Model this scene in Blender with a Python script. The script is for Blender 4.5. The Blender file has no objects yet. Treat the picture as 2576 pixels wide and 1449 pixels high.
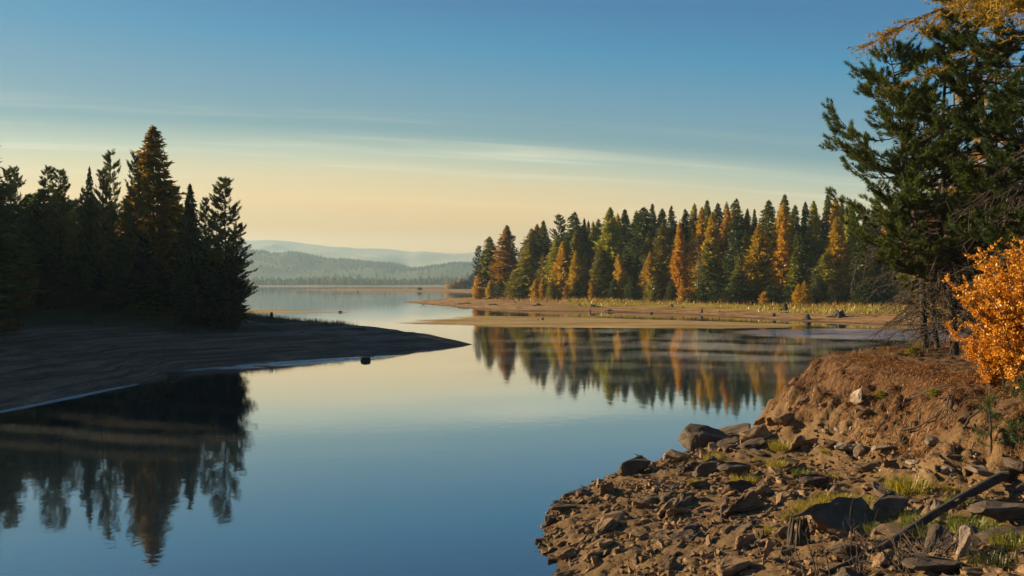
import bpy, math, random
import numpy as np
from mathutils import Vector, Matrix

SC = bpy.context.scene
COL = SC.collection
R = math.radians
rng = np.random.default_rng(7)
random.seed(7)

# ------------------------------------------------------------------ camera
CAMZ = 5.5
F = 2003.6            # focal length in units of a 2576 px wide picture (28 mm on 36 mm)
CX, HY = 1288.0, 713.0
cam = bpy.data.cameras.new("camera")
cam.lens = 28.0
cam.sensor_width = 36.0
cam.shift_y = -0.0045
cam.clip_start = 0.1
cam.clip_end = 30000
camo = bpy.data.objects.new("camera", cam)
camo.location = (0, 0, CAMZ)
camo.rotation_euler = (R(90), 0, 0)
COL.objects.link(camo)
SC.camera = camo

# ------------------------------------------------------------------ sun and sky
SUN_AZ, SUN_EL = R(68), R(18)
sdir = Vector((-math.sin(SUN_AZ) * math.cos(SUN_EL), math.cos(SUN_AZ) * math.cos(SUN_EL), math.sin(SUN_EL)))
sl = bpy.data.lights.new("sun", "SUN")
sl.energy = 5.0
sl.angle = R(0.6)
sl.color = (1.0, 0.76, 0.46)
so = bpy.data.objects.new("sun", sl)
so.rotation_euler = sdir.to_track_quat("Z", "Y").to_euler()
so.location = (-100, 40, 60)
COL.objects.link(so)

world = bpy.data.worlds.new("World")
SC.world = world
world.use_nodes = True
wn, wl = world.node_tree.nodes, world.node_tree.links
wn.clear()


def s2l(*c):
    return tuple((v / 255 / 12.92) if v / 255 <= 0.04045 else ((v / 255 + 0.055) / 1.055) ** 2.4 for v in c)


def wnode(t, **k):
    n = wn.new(t)
    for a, b in k.items():
        setattr(n, a, b)
    return n


def wmath(op, a, b=None, c=None):
    n = wn.new("ShaderNodeMath")
    n.operation = op
    for i, v in enumerate((a, b, c)):
        if v is None:
            continue
        if isinstance(v, (int, float)):
            n.inputs[i].default_value = v
        else:
            wl.new(v, n.inputs[i])
    return n.outputs[0]


tc = wnode("ShaderNodeTexCoord")
sep = wnode("ShaderNodeSeparateXYZ")
wl.new(tc.outputs["Generated"], sep.inputs[0])
xc = wmath("MINIMUM", wmath("MAXIMUM", sep.outputs[0], -0.6), 0.6)
zt = wmath("ADD", sep.outputs[2], wmath("MULTIPLY", xc, wmath("MULTIPLY_ADD", xc, 0.12, 0.058)))        # the bands sink to the right, away from the sun
ramp = wnode("ShaderNodeValToRGB")
stops = [(0.0, (0.70, 0.34, 0.045)), (0.03, (0.69, 0.34, 0.045)), (0.061, (0.66, 0.33, 0.045)), (0.098, (0.7911, 0.5016, 0.1772)), (0.13, (0.6283, 0.5208, 0.2897)), (0.153, (0.41, 0.47, 0.365)), (0.182, (0.13, 0.28, 0.335)), (0.224, (0.0816, 0.2506, 0.3811)), (0.284, (0.0061, 0.2157, 0.4149)), (0.332, (0.004, 0.1504, 0.3608)), (0.5, (0.004, 0.1077, 0.2754)), (0.8, (0.004, 0.0777, 0.1954)), (1.0, (0.004, 0.0577, 0.1654))]
cr = ramp.color_ramp
while len(cr.elements) < len(stops):
    cr.elements.new(0.5)
for e, (p, c) in zip(cr.elements, stops):
    e.position = p
    e.color = (*c, 1)
wl.new(wmath("ABSOLUTE", zt), ramp.inputs[0])
# thin cirrus streaks
comb = wnode("ShaderNodeCombineXYZ")
wl.new(wmath("MULTIPLY", sep.outputs[0], 1.1), comb.inputs[0])
wl.new(wmath("MULTIPLY", sep.outputs[1], 0.5), comb.inputs[1])
wl.new(wmath("MULTIPLY", zt, 38.0), comb.inputs[2])
cn = wnode("ShaderNodeTexNoise")
cn.inputs["Scale"].default_value = 1.5
cn.inputs["Detail"].default_value = 7
cn.inputs["Roughness"].default_value = 0.55
cn.inputs["Distortion"].default_value = 0.5
wl.new(comb.outputs[0], cn.inputs["Vector"])
mr = wnode("ShaderNodeMapRange")
mr.inputs[1].default_value = 0.47
mr.inputs[2].default_value = 0.78
mr.interpolation_type = "SMOOTHSTEP"
wl.new(cn.outputs[0], mr.inputs[0])
band = wnode("ShaderNodeValToRGB")
for i, (p, v) in enumerate([(0.07, 0.1), (0.12, 0.4), (0.145, 0.85), (0.175, 0.7), (0.205, 0.04), (0.26, 0.0), (0.6, 0.0)]):
    if i >= len(band.color_ramp.elements):
        band.color_ramp.elements.new(0.99)
    e = band.color_ramp.elements[i]
    e.position = p
    e.color = (v, v, v, 1)
wl.new(zt, band.inputs[0])
cl = wmath("MULTIPLY", wmath("MULTIPLY", mr.outputs[0], band.outputs[0]), 0.8)
mix = wnode("ShaderNodeMix", data_type="RGBA")
wl.new(cl, mix.inputs[0])
wl.new(ramp.outputs[0], mix.inputs[6])
mix.inputs[7].default_value = (*s2l(238, 228, 196), 1)
# physical sky, low morning sun, adds the side-to-side warmth
sky = wnode("ShaderNodeTexSky", sky_type="NISHITA")
sky.sun_disc = False
sky.sun_elevation = SUN_EL
sky.sun_rotation = -SUN_AZ
sky.dust_density = 1.5
bg1 = wnode("ShaderNodeBackground")
bg1.inputs[1].default_value = 0.42
wl.new(mix.outputs[2], bg1.inputs[0])
bg2 = wnode("ShaderNodeBackground")
bg2.inputs[1].default_value = 0.0031
wl.new(sky.outputs[0], bg2.inputs[0])
addw = wnode("ShaderNodeAddShader")
wl.new(bg1.outputs[0], addw.inputs[0])
wl.new(bg2.outputs[0], addw.inputs[1])
wo = wnode("ShaderNodeOutputWorld")
wl.new(addw.outputs[0], wo.inputs[0])

SC.view_settings.view_transform = "Standard"
SC.view_settings.look = "None"
SC.view_settings.exposure = 1.25
SC.view_settings.gamma = 1.0
SC.view_settings.use_curve_mapping = False
SC.render.engine = "CYCLES"
cy = SC.cycles
cy.max_bounces = 5
cy.diffuse_bounces = 2
cy.glossy_bounces = 3
cy.transmission_bounces = 2
cy.transparent_max_bounces = 8
cy.volume_bounces = 1
cy.sample_clamp_indirect = 3.0
cy.use_denoising = True
cy.caustics_reflective = False
cy.caustics_refractive = False


# ------------------------------------------------------------------ helpers
def tag(o, label=None, cat=None, group=None, kind=None):
    if label: o["label"] = label
    if cat: o["category"] = cat
    if group: o["group"] = group
    if kind: o["kind"] = kind
    return o


def mesh(name, V, Fc, mat=None, smooth=False):
    """V (n,3) array, Fc (m,k) array with k = 3 or 4"""
    me = bpy.data.meshes.new(name)
    V = np.asarray(V, np.float32)
    Fc = np.asarray(Fc, np.int32)
    m, k = Fc.shape
    me.vertices.add(len(V))
    me.vertices.foreach_set("co", V.ravel())
    me.loops.add(m * k)
    me.loops.foreach_set("vertex_index", Fc.ravel())
    me.polygons.add(m)
    me.polygons.foreach_set("loop_start", np.arange(0, m * k, k, dtype=np.int32))
    me.polygons.foreach_set("loop_total", np.full(m, k, dtype=np.int32))
    me.update(calc_edges=True)
    me.polygons.foreach_set("use_smooth", np.full(m, smooth))
    if mat: me.materials.append(mat)
    return me


def link(name, me, parent=None, loc=None):
    o = bpy.data.objects.new(name, me)
    COL.objects.link(o)
    if parent: o.parent = parent
    if loc is not None: o.location = loc
    return o


def attr(me, name, arr):
    a = me.attributes.new(name, "FLOAT", "POINT")
    a.data.foreach_set("value", np.asarray(arr, np.float32))


def crown_mesh(name, c, mat, k=3):
    me_ = mesh(name, c[0], c[1], mat)
    n_ = len(c[0])
    tn = np.random.default_rng(n_).random(n_ // k + 1)
    attr(me_, "tone", np.repeat(tn, k)[:n_])
    return me_


_perm = np.random.default_rng(3).random(65536).astype(np.float32)


def vnoise(x, y, z=0):
    x = np.asarray(x, float); y = np.asarray(y, float); z = np.asarray(z, float) + 0 * x
    xi, yi, zi = np.floor(x).astype(np.int64), np.floor(y).astype(np.int64), np.floor(z).astype(np.int64)
    fx, fy, fz = x - xi, y - yi, z - zi
    fx, fy, fz = [f * f * (3 - 2 * f) for f in (fx, fy, fz)]

    def h(a, b, c):
        return _perm[((a * 73856093) ^ (b * 19349663) ^ (c * 83492791)) & 65535]
    r = 0
    for dx in (0, 1):
        for dy in (0, 1):
            for dz in (0, 1):
                w = (fx if dx else 1 - fx) * (fy if dy else 1 - fy) * (fz if dz else 1 - fz)
                r = r + w * h(xi + dx, yi + dy, zi + dz)
    return r - 0.5


def fbm(x, y, o=4, z=0, g=0.5):
    r, a = 0, 1.0
    for i in range(o):
        r = r + a * vnoise(x * 2 ** i + 17.3 * i, y * 2 ** i - 9.1 * i, z)
        a *= g
    return r


def smooth(a, b, x):
    t = np.clip((x - a) / (b - a), 0, 1)
    return t * t * (3 - 2 * t)


def sdist(x, y, poly):
    """distance to the polygon's edge, positive inside"""
    P = np.array(poly, float)
    x = np.asarray(x, float); y = np.asarray(y, float)
    d = np.full(x.shape, 1e9)
    ins = np.zeros(x.shape, bool)
    for i in range(len(P)):
        a, b = P[i], P[(i + 1) % len(P)]
        ex, ey = b - a
        t = np.clip(((x - a[0]) * ex + (y - a[1]) * ey) / (ex * ex + ey * ey), 0, 1)
        d = np.minimum(d, np.hypot(x - a[0] - t * ex, y - a[1] - t * ey))
        c = ((a[1] > y) != (b[1] > y)) & (x < (b[0] - a[0]) * (y - a[1]) / (b[1] - a[1] + 1e-12) + a[0])
        ins ^= c
    return np.where(ins, d, -d)


def px(X, d):
    return (X - CX) / F * d


def W(X, Y, z=0.0):
    """plan position of the point at height z seen at picture point X, Y"""
    d = (CAMZ - z) * F / (Y - HY)
    return (px(X, d), d)


def hit(X, Y, hf, d0, d1, n=600):
    ds = np.linspace(d0, d1, n)
    xs = px(X, ds)
    zs = CAMZ - (Y - HY) / F * ds
    g = hf(xs, ds)
    k = np.argmax(g >= zs)
    if not (g >= zs).any(): k = int(np.argmin(zs - g))
    return Vector((xs[k], ds[k], float(g[k])))


def grid(name, xs, ys, hf, mat, cut=-0.35, smooth_=True, disp=None):
    X, Y = np.meshgrid(xs, ys)
    Z = hf(X, Y)
    V = np.stack([X, Y, Z], -1).reshape(-1, 3)
    if disp is not None:
        V = V + disp(X, Y, Z).reshape(-1, 3)
    nx, ny = len(xs), len(ys)
    i = np.arange(nx * ny).reshape(ny, nx)
    Q = np.stack([i[:-1, :-1], i[:-1, 1:], i[1:, 1:], i[1:, :-1]], -1).reshape(-1, 4)
    keep = V[Q, 2].max(1) > cut
    Q = Q[keep]
    used = np.unique(Q)
    mp = np.full(nx * ny, -1)
    mp[used] = np.arange(len(used))
    me = mesh(name, V[used], mp[Q], mat, smooth_)
    return me, X.ravel()[used], Y.ravel()[used], V[used][:, 2]


# ------------------------------------------------------------------ material helpers
class M:
    def __init__(s, name):
        s.m = bpy.data.materials.new(name)
        s.m.use_nodes = True
        s.n, s.l = s.m.node_tree.nodes, s.m.node_tree.links
        s.n.clear()
        s.out = s.n.new("ShaderNodeOutputMaterial")

    def node(s, t, ins=None, **k):
        n = s.n.new(t)
        for a, b in k.items(): setattr(n, a, b)
        for a, b in (ins or {}).items():
            if hasattr(b, "links") or hasattr(b, "is_linked"): s.l.new(b, n.inputs[a])
            else: n.inputs[a].default_value = b
        return n

    def math(s, op, a, b=0.0, c=0.0, clamp=False):
        return s.node("ShaderNodeMath", {0: a, 1: b, 2: c}, operation=op, use_clamp=clamp).outputs[0]

    def noise(s, vec, scale, detail=3, rough=0.55, dist=0.0):
        return s.node("ShaderNodeTexNoise", {"Vector": vec, "Scale": scale, "Detail": detail, "Roughness": rough, "Distortion": dist}).outputs[0]

    def ramp(s, fac, st):
        n = s.node("ShaderNodeValToRGB", {0: fac})
        e = n.color_ramp.elements
        while len(e) < len(st): e.new(0.5)
        for q, (p, c) in zip(e, st):
            q.position = p
            q.color = (*c, 1) if len(c) == 3 else c
        return n.outputs[0]

    def mix(s, f, a, b, mode="MIX"):
        n = s.node("ShaderNodeMix", data_type="RGBA", blend_type=mode)
        for i, v in ((0, f), (6, a), (7, b)):
            if hasattr(v, "is_linked"): s.l.new(v, n.inputs[i])
            else: n.inputs[i].default_value = v if isinstance(v, (float, int)) else (*v, 1)
        return n.outputs[2]

    def vec(s, scale=(1, 1, 1), world=True, rot=(0, 0, 0)):
        if world: v = s.node("ShaderNodeNewGeometry").outputs["Position"]
        else: v = s.node("ShaderNodeTexCoord").outputs["Object"]
        return s.node("ShaderNodeMapping", {"Vector": v, "Scale": scale, "Rotation": rot}).outputs[0]

    def bump(s, h, strength, dist, nrm=None):
        d = {"Height": h, "Strength": strength, "Distance": dist}
        if nrm is not None: d["Normal"] = nrm
        return s.node("ShaderNodeBump", d).outputs[0]

    def surf(s, sh):
        s.l.new(sh, s.out.inputs[0])
        return s.m


def foliage(name, trans=0.35, spec=0.02, var=0.5, nscale=2.5, tint=(0.9, 1.0, 0.7)):
    a = M(name)
    oc = a.node("ShaderNodeObjectInfo").outputs["Color"]
    v = a.noise(a.vec(world=True), nscale, 3, 0.65)
    f = a.math("MULTIPLY_ADD", v, var * 2, 1 - var)
    tn = a.node("ShaderNodeAttribute", attribute_name="tone").outputs["Fac"]
    f = a.math("MULTIPLY", f, a.math("MULTIPLY_ADD", tn, 0.8, 0.6))
    c = a.mix(1.0, oc, a.node("ShaderNodeCombineColor", {0: f, 1: f, 2: f}).outputs[0], "MULTIPLY")
    v2 = a.noise(a.vec(world=True), nscale * 5, 1)
    c = a.mix(a.math("MULTIPLY", v2, 0.35), c, a.mix(1.0, c, (1.5, 1.25, 0.7), "MULTIPLY"))
    d = a.node("ShaderNodeBsdfDiffuse", {"Color": c}).outputs[0]
    t = a.node("ShaderNodeBsdfTranslucent", {"Color": c}).outputs[0]
    ms = a.node("ShaderNodeMixShader", {0: trans, 1: d, 2: t}).outputs[0]
    g = a.node("ShaderNodeBsdfGlossy", {"Color": (1, 1, 1, 1), "Roughness": 0.45}).outputs[0]
    return a.surf(a.node("ShaderNodeMixShader", {0: spec, 1: ms, 2: g}).outputs[0])


def bark(name, c1, c2, scale=3.0):
    a = M(name)
    v = a.vec((1, 1, 0.25), world=False)
    n = a.noise(v, scale * 4, 5, 0.65)
    c = a.ramp(n, [(0.3, c1), (0.7, c2)])
    b = a.bump(n, 0.8, 0.04)
    return a.surf(a.node("ShaderNodeBsdfPrincipled", {"Base Color": c, "Roughness": 0.9, "Normal": b}).outputs[0])


MAT_NEEDLE = foliage("needle_foliage", trans=0.3)
MAT_LARCH = foliage("larch_foliage", trans=0.45, var=0.45)
MAT_LEAF = foliage("shrub_leaves", trans=0.4, spec=0.04, var=0.35, nscale=6)
MAT_GRASS = foliage("grass_blades", trans=0.45, spec=0.03, var=0.4, nscale=4)
MAT_DUFF = foliage("dry_duff", trans=0.1, spec=0.02, var=0.6, nscale=5)
MAT_BARK = bark("dark_bark", (0.022, 0.016, 0.012), (0.07, 0.05, 0.036))
MAT_TWIG = bark("dead_twigs", (0.05, 0.037, 0.028), (0.16, 0.12, 0.09))
MAT_WOOD = bark("weathered_wood", (0.016, 0.012, 0.009), (0.065, 0.045, 0.032))
MAT_WETWOOD = bark("dark_stump_wood", (0.015, 0.012, 0.01), (0.05, 0.037, 0.028))


def rock_mat(name, c1, c2, c3):
    a = M(name)
    v = a.vec((1, 1, 1), world=False)
    oi = a.node("ShaderNodeObjectInfo").outputs["Random"]
    n = a.noise(v, 3.5, 6, 0.65)
    c = a.ramp(n, [(0.25, c1), (0.5, c2), (0.8, c3)])
    f = a.math("MULTIPLY_ADD", oi, 0.7, 0.65)
    c = a.mix(1.0, c, a.node("ShaderNodeCombineColor", {0: f, 1: f, 2: f}).outputs[0], "MULTIPLY")
    lay = a.noise(a.vec((1.2, 2.5, 22), world=False), 1.6, 4, 0.6)
    b = a.bump(lay, 0.7, 0.03)
    b = a.bump(a.noise(v, 14, 5, 0.7), 0.7, 0.02, b)
    return a.surf(a.node("ShaderNodeBsdfPrincipled", {"Base Color": c, "Roughness": 0.85, "Normal": b, "Specular IOR Level": 0.25}).outputs[0])


MAT_ROCK = rock_mat("brown_slab_rock", (0.08, 0.05, 0.029), (0.19, 0.12, 0.063), (0.31, 0.20, 0.105))
MAT_PALE = rock_mat("pale_rock", (0.13, 0.10, 0.075), (0.25, 0.19, 0.14), (0.36, 0.29, 0.22))
MAT_DARKROCK = rock_mat("dark_rock", (0.035, 0.026, 0.02), (0.085, 0.062, 0.045), (0.16, 0.115, 0.08))


def ground_mat(name, c1, c2, c3, gc=None, bump=0.6, bscale=(1, 1, 1), sc=1.0, streak=None, wet=0.0):
    a = M(name)
    v = a.vec(bscale)
    n = a.noise(v, 0.6 * sc, 6, 0.6)
    n2 = a.noise(v, 7 * sc, 5, 0.7)
    c = a.ramp(n, [(0.3, c1), (0.5, c2), (0.72, c3)])
    c = a.mix(0.55, c, a.ramp(n2, [(0.3, tuple(q * 0.5 for q in c2)), (0.7, tuple(min(1, q * 1.5) for q in c3))]))
    if streak:
        w = a.noise(a.vec(streak), 1.0, 4, 0.6, 0.6)
        c = a.mix(a.ramp(w, [(0.42, (0, 0, 0)), (0.6, (1, 1, 1))]), c, a.mix(1.0, c, (0.42, 0.38, 0.38), "MULTIPLY"))
    wb = w if streak else None
    if gc:
        at = a.node("ShaderNodeAttribute", attribute_name="grass").outputs["Fac"]
        gcol = a.ramp(a.noise(a.vec(), 1.3, 4), [(0.3, gc[0]), (0.7, gc[1])])
        c = a.mix(at, c, gcol)
    if wet:      # soaked soil along the waterline
        zz_ = a.node("ShaderNodeSeparateXYZ", {0: a.node("ShaderNodeNewGeometry").outputs["Position"]}).outputs[2]
        wz = a.math("ADD", zz_, a.math("MULTIPLY", a.noise(a.vec(), 1.2, 3), -wet))
        c = a.mix(a.node("ShaderNodeMapRange", {0: wz, 1: 0.02, 2: -wet * .4, 3: 0.0, 4: 1.0}).outputs[0], c, a.mix(1.0, c, (0.4, 0.38, 0.38), "MULTIPLY"))
    b = a.bump(n2, bump, 0.08 / sc)
    b = a.bump(a.noise(a.vec(), 38 * sc, 3, 0.7), bump, 0.015 / sc, b)
    if wb is not None: b = a.bump(wb, 0.7, 0.12, b)
    return a.surf(a.node("ShaderNodeBsdfPrincipled", {"Base Color": c, "Roughness": 0.92, "Normal": b, "Specular IOR Level": 0.2}).outputs[0])


MAT_FORE = ground_mat("brown_shore_dirt", (0.06, 0.036, 0.018), (0.12, 0.073, 0.033), (0.185, 0.115, 0.053),
                      gc=((0.055, 0.03, 0.015), (0.14, 0.078, 0.038)), bump=1.0, sc=2.0, wet=0.3)
MAT_LEFT = ground_mat("dark_bank_mud", (0.07, 0.04, 0.028), (0.155, 0.088, 0.06), (0.24, 0.145, 0.105),
                      gc=((0.02, 0.022, 0.01), (0.045, 0.05, 0.018)), streak=(0.15, 0.15, 9.0))
MAT_RIGHT = ground_mat("ochre_sand_shore", (0.16, 0.08, 0.026), (0.27, 0.145, 0.05), (0.37, 0.22, 0.085),
                       gc=((0.22, 0.13, 0.03), (0.33, 0.28, 0.035)), sc=0.3, streak=(0.07, 0.3, 9.0), wet=0.35)
MAT_FLAT = ground_mat("ochre_mudflat", (0.22, 0.14, 0.042), (0.36, 0.24, 0.08), (0.46, 0.32, 0.125), sc=0.25,
                      bscale=(0.3, 1.6, 1), streak=(0.06, 0.9, 1))
MAT_FAR = ground_mat("far_shore_sand", (0.10, 0.075, 0.05), (0.17, 0.13, 0.085), (0.22, 0.17, 0.11), sc=0.02)
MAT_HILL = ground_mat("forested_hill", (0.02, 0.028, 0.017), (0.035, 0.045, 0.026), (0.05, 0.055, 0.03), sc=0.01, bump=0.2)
MAT_FARHILL = ground_mat("haze_pale_ridge", (0.16, 0.13, 0.085), (0.20, 0.165, 0.11), (0.24, 0.2, 0.13), sc=0.004, bump=0.1)  # paler base colour stands in for the haze fading the far ridge
MAT_BED = ground_mat("lake_bed", (0.02, 0.02, 0.015), (0.03, 0.03, 0.02), (0.04, 0.035, 0.025), sc=0.1)

# water
a = M("lake_water")
pos = a.node("ShaderNodeNewGeometry").outputs["Position"]
sx = a.node("ShaderNodeSeparateXYZ", {0: pos})
n1 = a.noise(a.vec((1.0, 1.0, 1)), 1.1, 3, 0.6, 0.3)
n2 = a.noise(a.vec((1.0, 1.0, 1)), 9.0, 2, 0.5)
# wind-ruffled water: cove on the right and a strip along the left bank
def ell(cx, cy, rx, ry, rot=0.0):
    c, s = math.cos(rot), math.sin(rot)
    dx = a.math("SUBTRACT", sx.outputs[0], cx)
    dy = a.math("SUBTRACT", sx.outputs[1], cy)
    u = a.math("ADD", a.math("MULTIPLY", dx, c / rx), a.math("MULTIPLY", dy, s / rx))
    w = a.math("ADD", a.math("MULTIPLY", dx, -s / ry), a.math("MULTIPLY", dy, c / ry))
    q = a.math("ADD", a.math("MULTIPLY", u, u), a.math("MULTIPLY", w, w))
    return a.node("ShaderNodeMapRange", {0: q, 1: 1.0, 2: 0.15, 3: 0.0, 4: 1.0}, interpolation_type="SMOOTHSTEP").outputs[0]
edge = a.noise(a.vec((0.16, 0.9, 1)), 1.0, 6, 0.7)
ruff = a.math("MULTIPLY", ell(45, 86, 23, 12, -0.12), a.ramp(edge, [(0.42, (0, 0, 0)), (0.58, (1, 1, 1))]))
lft = a.math("MULTIPLY", ell(-15.2, 55.0, 9.0, 1.5, 0.72), a.ramp(a.noise(a.vec((0.7, 0.9, 1)), 1.0, 4), [(0.40, (0, 0, 0)), (0.5, (1, 1, 1))]))
lf2 = ell(-21.3, 38.0, 7.0, 0.35, 1.42)
rf = a.math("MAXIMUM", a.math("MAXIMUM", ruff, lft), a.math("MULTIPLY", lf2, 0.8), clamp=True)
h = a.math("ADD", n1, a.math("MULTIPLY", n2, 0.12))
b = a.bump(h, 0.9, 0.0035)
rn = a.noise(a.vec((1.0, 1.6, 1)), 6.0, 4, 0.65)
b = a.bump(rn, rf, 0.22, b)
lw = a.node("ShaderNodeLayerWeight", {"Blend": 0.5})     # facing = 1 - cos
refl = a.ramp(lw.outputs["Facing"], [(0.0, (0.03,) * 3), (0.45, (0.14,) * 3), (0.62, (0.39,) * 3), (0.75, (0.55,) * 3), (0.86, (0.78,) * 3), (0.95, (0.93,) * 3), (1.0, (1,) * 3)])
dif = a.node("ShaderNodeBsdfDiffuse", {"Color": (0.012, 0.022, 0.032, 1)}).outputs[0]
glo = a.node("ShaderNodeBsdfGlossy", {"Color": (0.96, 0.97, 1, 1), "Roughness": 0.035, "Normal": b}).outputs[0]
MAT_WATER = a.surf(a.node("ShaderNodeMixShader", {0: refl, 1: dif, 2: glo}).outputs[0])

# ------------------------------------------------------------------ terrain
LEFT = [W(-400, 1160), W(-200, 1085), W(0, 1035), W(120, 1005), W(230, 985), W(340, 960), W(400, 942), W(470, 926), W(650, 912), W(850, 896),
        W(1000, 881), W(1120, 872), W(1189, 867), W(1150, 858), (-8.5, 80), (-15, 88), (-27, 97), (-45, 106), (-90, 116), (-170, 120), (-170, 30)]


def left_h(x, y):
    s = sdist(x, y, LEFT)
    s = s + 1.3 * fbm(np.asarray(x, float) * .22, np.asarray(y, float) * .22, 3) * smooth(-2.5, -9, np.asarray(x, float))
    z = 2.7 * (1 - np.exp(-np.clip(s, 0, None) / 10.0)) + np.where(s < 0, s * 0.25, 0)
    z = z + 0.9 * smooth(-20, -32, x) * smooth(6, 16, s) * (1 - 0.6 * smooth(60, 45, y))
    z = z + smooth(0, 4, s) * (0.18 * fbm(x * 0.35, y * 0.35, 4) + 0.04 * fbm(x * 2.2, y * 2.2, 2) + 0.045 * np.sin(s * 2.4 + 3 * fbm(x * .3, y * .3, 2)))
    return np.maximum(z, -1.5)


me, gx, gy, gz = grid("left_bank", np.arange(-170, 0, 0.62), np.arange(24, 121, 0.62), left_h, MAT_LEFT)
gs = sdist(gx, gy, LEFT)
attr(me, "grass", smooth(10.5, 14.5, gs + 7 * fbm(gx * 0.16, gy * 0.16, 3)) * 0.9)
tag(link("left_bank", me), kind="structure")

RIGHT = [(-32, 234), (-25, 214), W(1100, 768), W(1200, 778), W(1300, 783), W(1480, 784), W(1700, 790), W(1800, 796), W(1900, 802),
         W(2060, 810), W(2200, 816), W(2350, 822), (64, 98), (90, 90), (160, 80), (420, 60), (420, 420), (60, 420), (0, 330), (-4, 275), (-16, 252), (-26, 242)]


def right_h(x, y):
    s = sdist(x, y, RIGHT)
    z = 1.75 * (1 - np.exp(-np.clip(s, 0, None) / 15.0)) + np.where(s < 0, s * 0.15, 0)
    z = z + 26 * smooth(60, 190, s) * smooth(-10, 120, x)
    z = z + smooth(0, 9, s) * (0.35 * fbm(x * 0.09, y * 0.09, 4) + 0.12 * fbm(x * 0.5, y * 0.5, 2))
    return np.maximum(z, -1.5)


me, gx, gy, gz = grid("right_shore", np.concatenate([np.arange(-40, 130, 1.1), np.arange(130, 420, 5)]),
                      np.concatenate([np.arange(60, 260, 1.1), np.arange(260, 421, 5)]), right_h, MAT_RIGHT)
gs = sdist(gx, gy, RIGHT)
attr(me, "grass", smooth(9, 15, gs + 12 * fbm(gx * 0.09, gy * 0.2, 4)) * smooth(0, 25, gx))
tag(link("right_shore", me), kind="structure")

# mudflat and weed strips barely above the water
FLAT = [W(1120, 806), W(1200, 795), W(1400, 797), W(1700, 806), W(1900, 812), W(2010, 817), W(1960, 824), W(1800, 826), W(1600, 826), W(1420, 823), W(1230, 820), W(1140, 815), W(1060, 811)]


def flat_h(x, y):
    s = sdist(x, y, FLAT)
    edge = smooth(26, 2, x + 0.0)
    return np.clip(s * 0.02, -0.25, 0.035) + 0.012 + (0.03 + 0.14 * smooth(6, -12, x)) * fbm(x * 0.07, y * 0.55, 4)


me, *_ = grid("mudflat", np.arange(-30, 48, 0.7), np.arange(88, 150, 0.35), flat_h, MAT_FLAT, cut=-0.01)
tag(link("mudflat", me), kind="structure")
STRIP = [W(560, 781), W(640, 780), W(760, 783), W(850, 784), W(935, 785), W(860, 787), W(700, 787), W(560, 787)]
me, *_ = grid("weed_strip", np.arange(-62, -24, 0.6), np.arange(140, 172, 0.3),
              lambda x, y: np.clip(sdist(x, y, STRIP) * 0.02, -0.2, 0.04) + 0.1 * fbm(x * 0.06, y * 0.5, 4) + 0.01, MAT_FLAT, cut=-0.01)
tag(link("weed_strip", me), kind="structure")

# foreground bank: thin-plate surface through measured points (x, y, z)
CP = [(.95, 15, 0), (.62, 16.3, 0), (.9, 19.1, 0), (1.55, 20.7, 0), (2.7, 13.06, .7), (4.05, 11.4, 1.25), (4.95, 9.8, 1.8), (5.4, 8.4, 2.2),
      (3.76, 18.3, .6), (5.97, 16.8, 1.0), (7.7, 15.3, 1.35), (8.7, 13.4, 1.75), (8.8, 24.0, 1.15), (9.1, 21.1, 1.1), (9.1, 17.6, 1.35), (9.8, 15.2, 1.65),
      (3.0, 22.0, .2), (5.0, 23.0, .55), (7.0, 23.6, .9), (2.6, 24.0, -.5), (5, 26.0, -.6), (7.3, 26.8, -.5), (9.3, 28.5, -.4),
      (5, 5, 3.2), (9, 9, 2.7), (12, 12, 2.4), (0, 4, 2.2), (0, 9, 0.6), (-1, 12, -.6), (0, 15.5, -.6), (-.3, 19, -.8), (.6, 22, -.8), (2, 25, -1.0), (-6, 3, -.5), (14, 18, 2.2), (14, 25, 1.8),
      (2.2, 16.5, .35), (7.0, 20.0, .95), (5.2, 20.6, .65)]
CPa = np.array(CP, float)


def _U(r2):
    return r2 * np.log(r2 + 1e-9)


_n = len(CPa)
_K = _U(((CPa[:, None, :2] - CPa[None, :, :2]) ** 2).sum(-1)) + 0.02 * np.eye(_n)
_P = np.c_[np.ones(_n), CPa[:, :2]]
_A = np.block([[_K, _P], [_P.T, np.zeros((3, 3))]])
_w = np.linalg.solve(_A, np.r_[CPa[:, 2], 0, 0, 0])
PLAT = [(9.6, 27.6), (9.75, 25.4), (9.4, 23.3), (9.75, 21.5), (9.6, 19.3), (9.9, 17.4), (10.5, 15.6), (11.3, 13.6), (12.5, 11), (14, 8), (16, 4), (60, 4), (90, 60), (58, 62), (34, 47), (20, 35.5), (14.5, 30.8), (11.5, 28.9)]


def base_h(x, y):
    x = np.asarray(x, float); y = np.asarray(y, float)
    z = _w[-3] + _w[-2] * x + _w[-1] * y
    for k in range(_n):
        z = z + _w[k] * _U((x - CPa[k, 0]) ** 2 + (y - CPa[k, 1]) ** 2)
    return z


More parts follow.
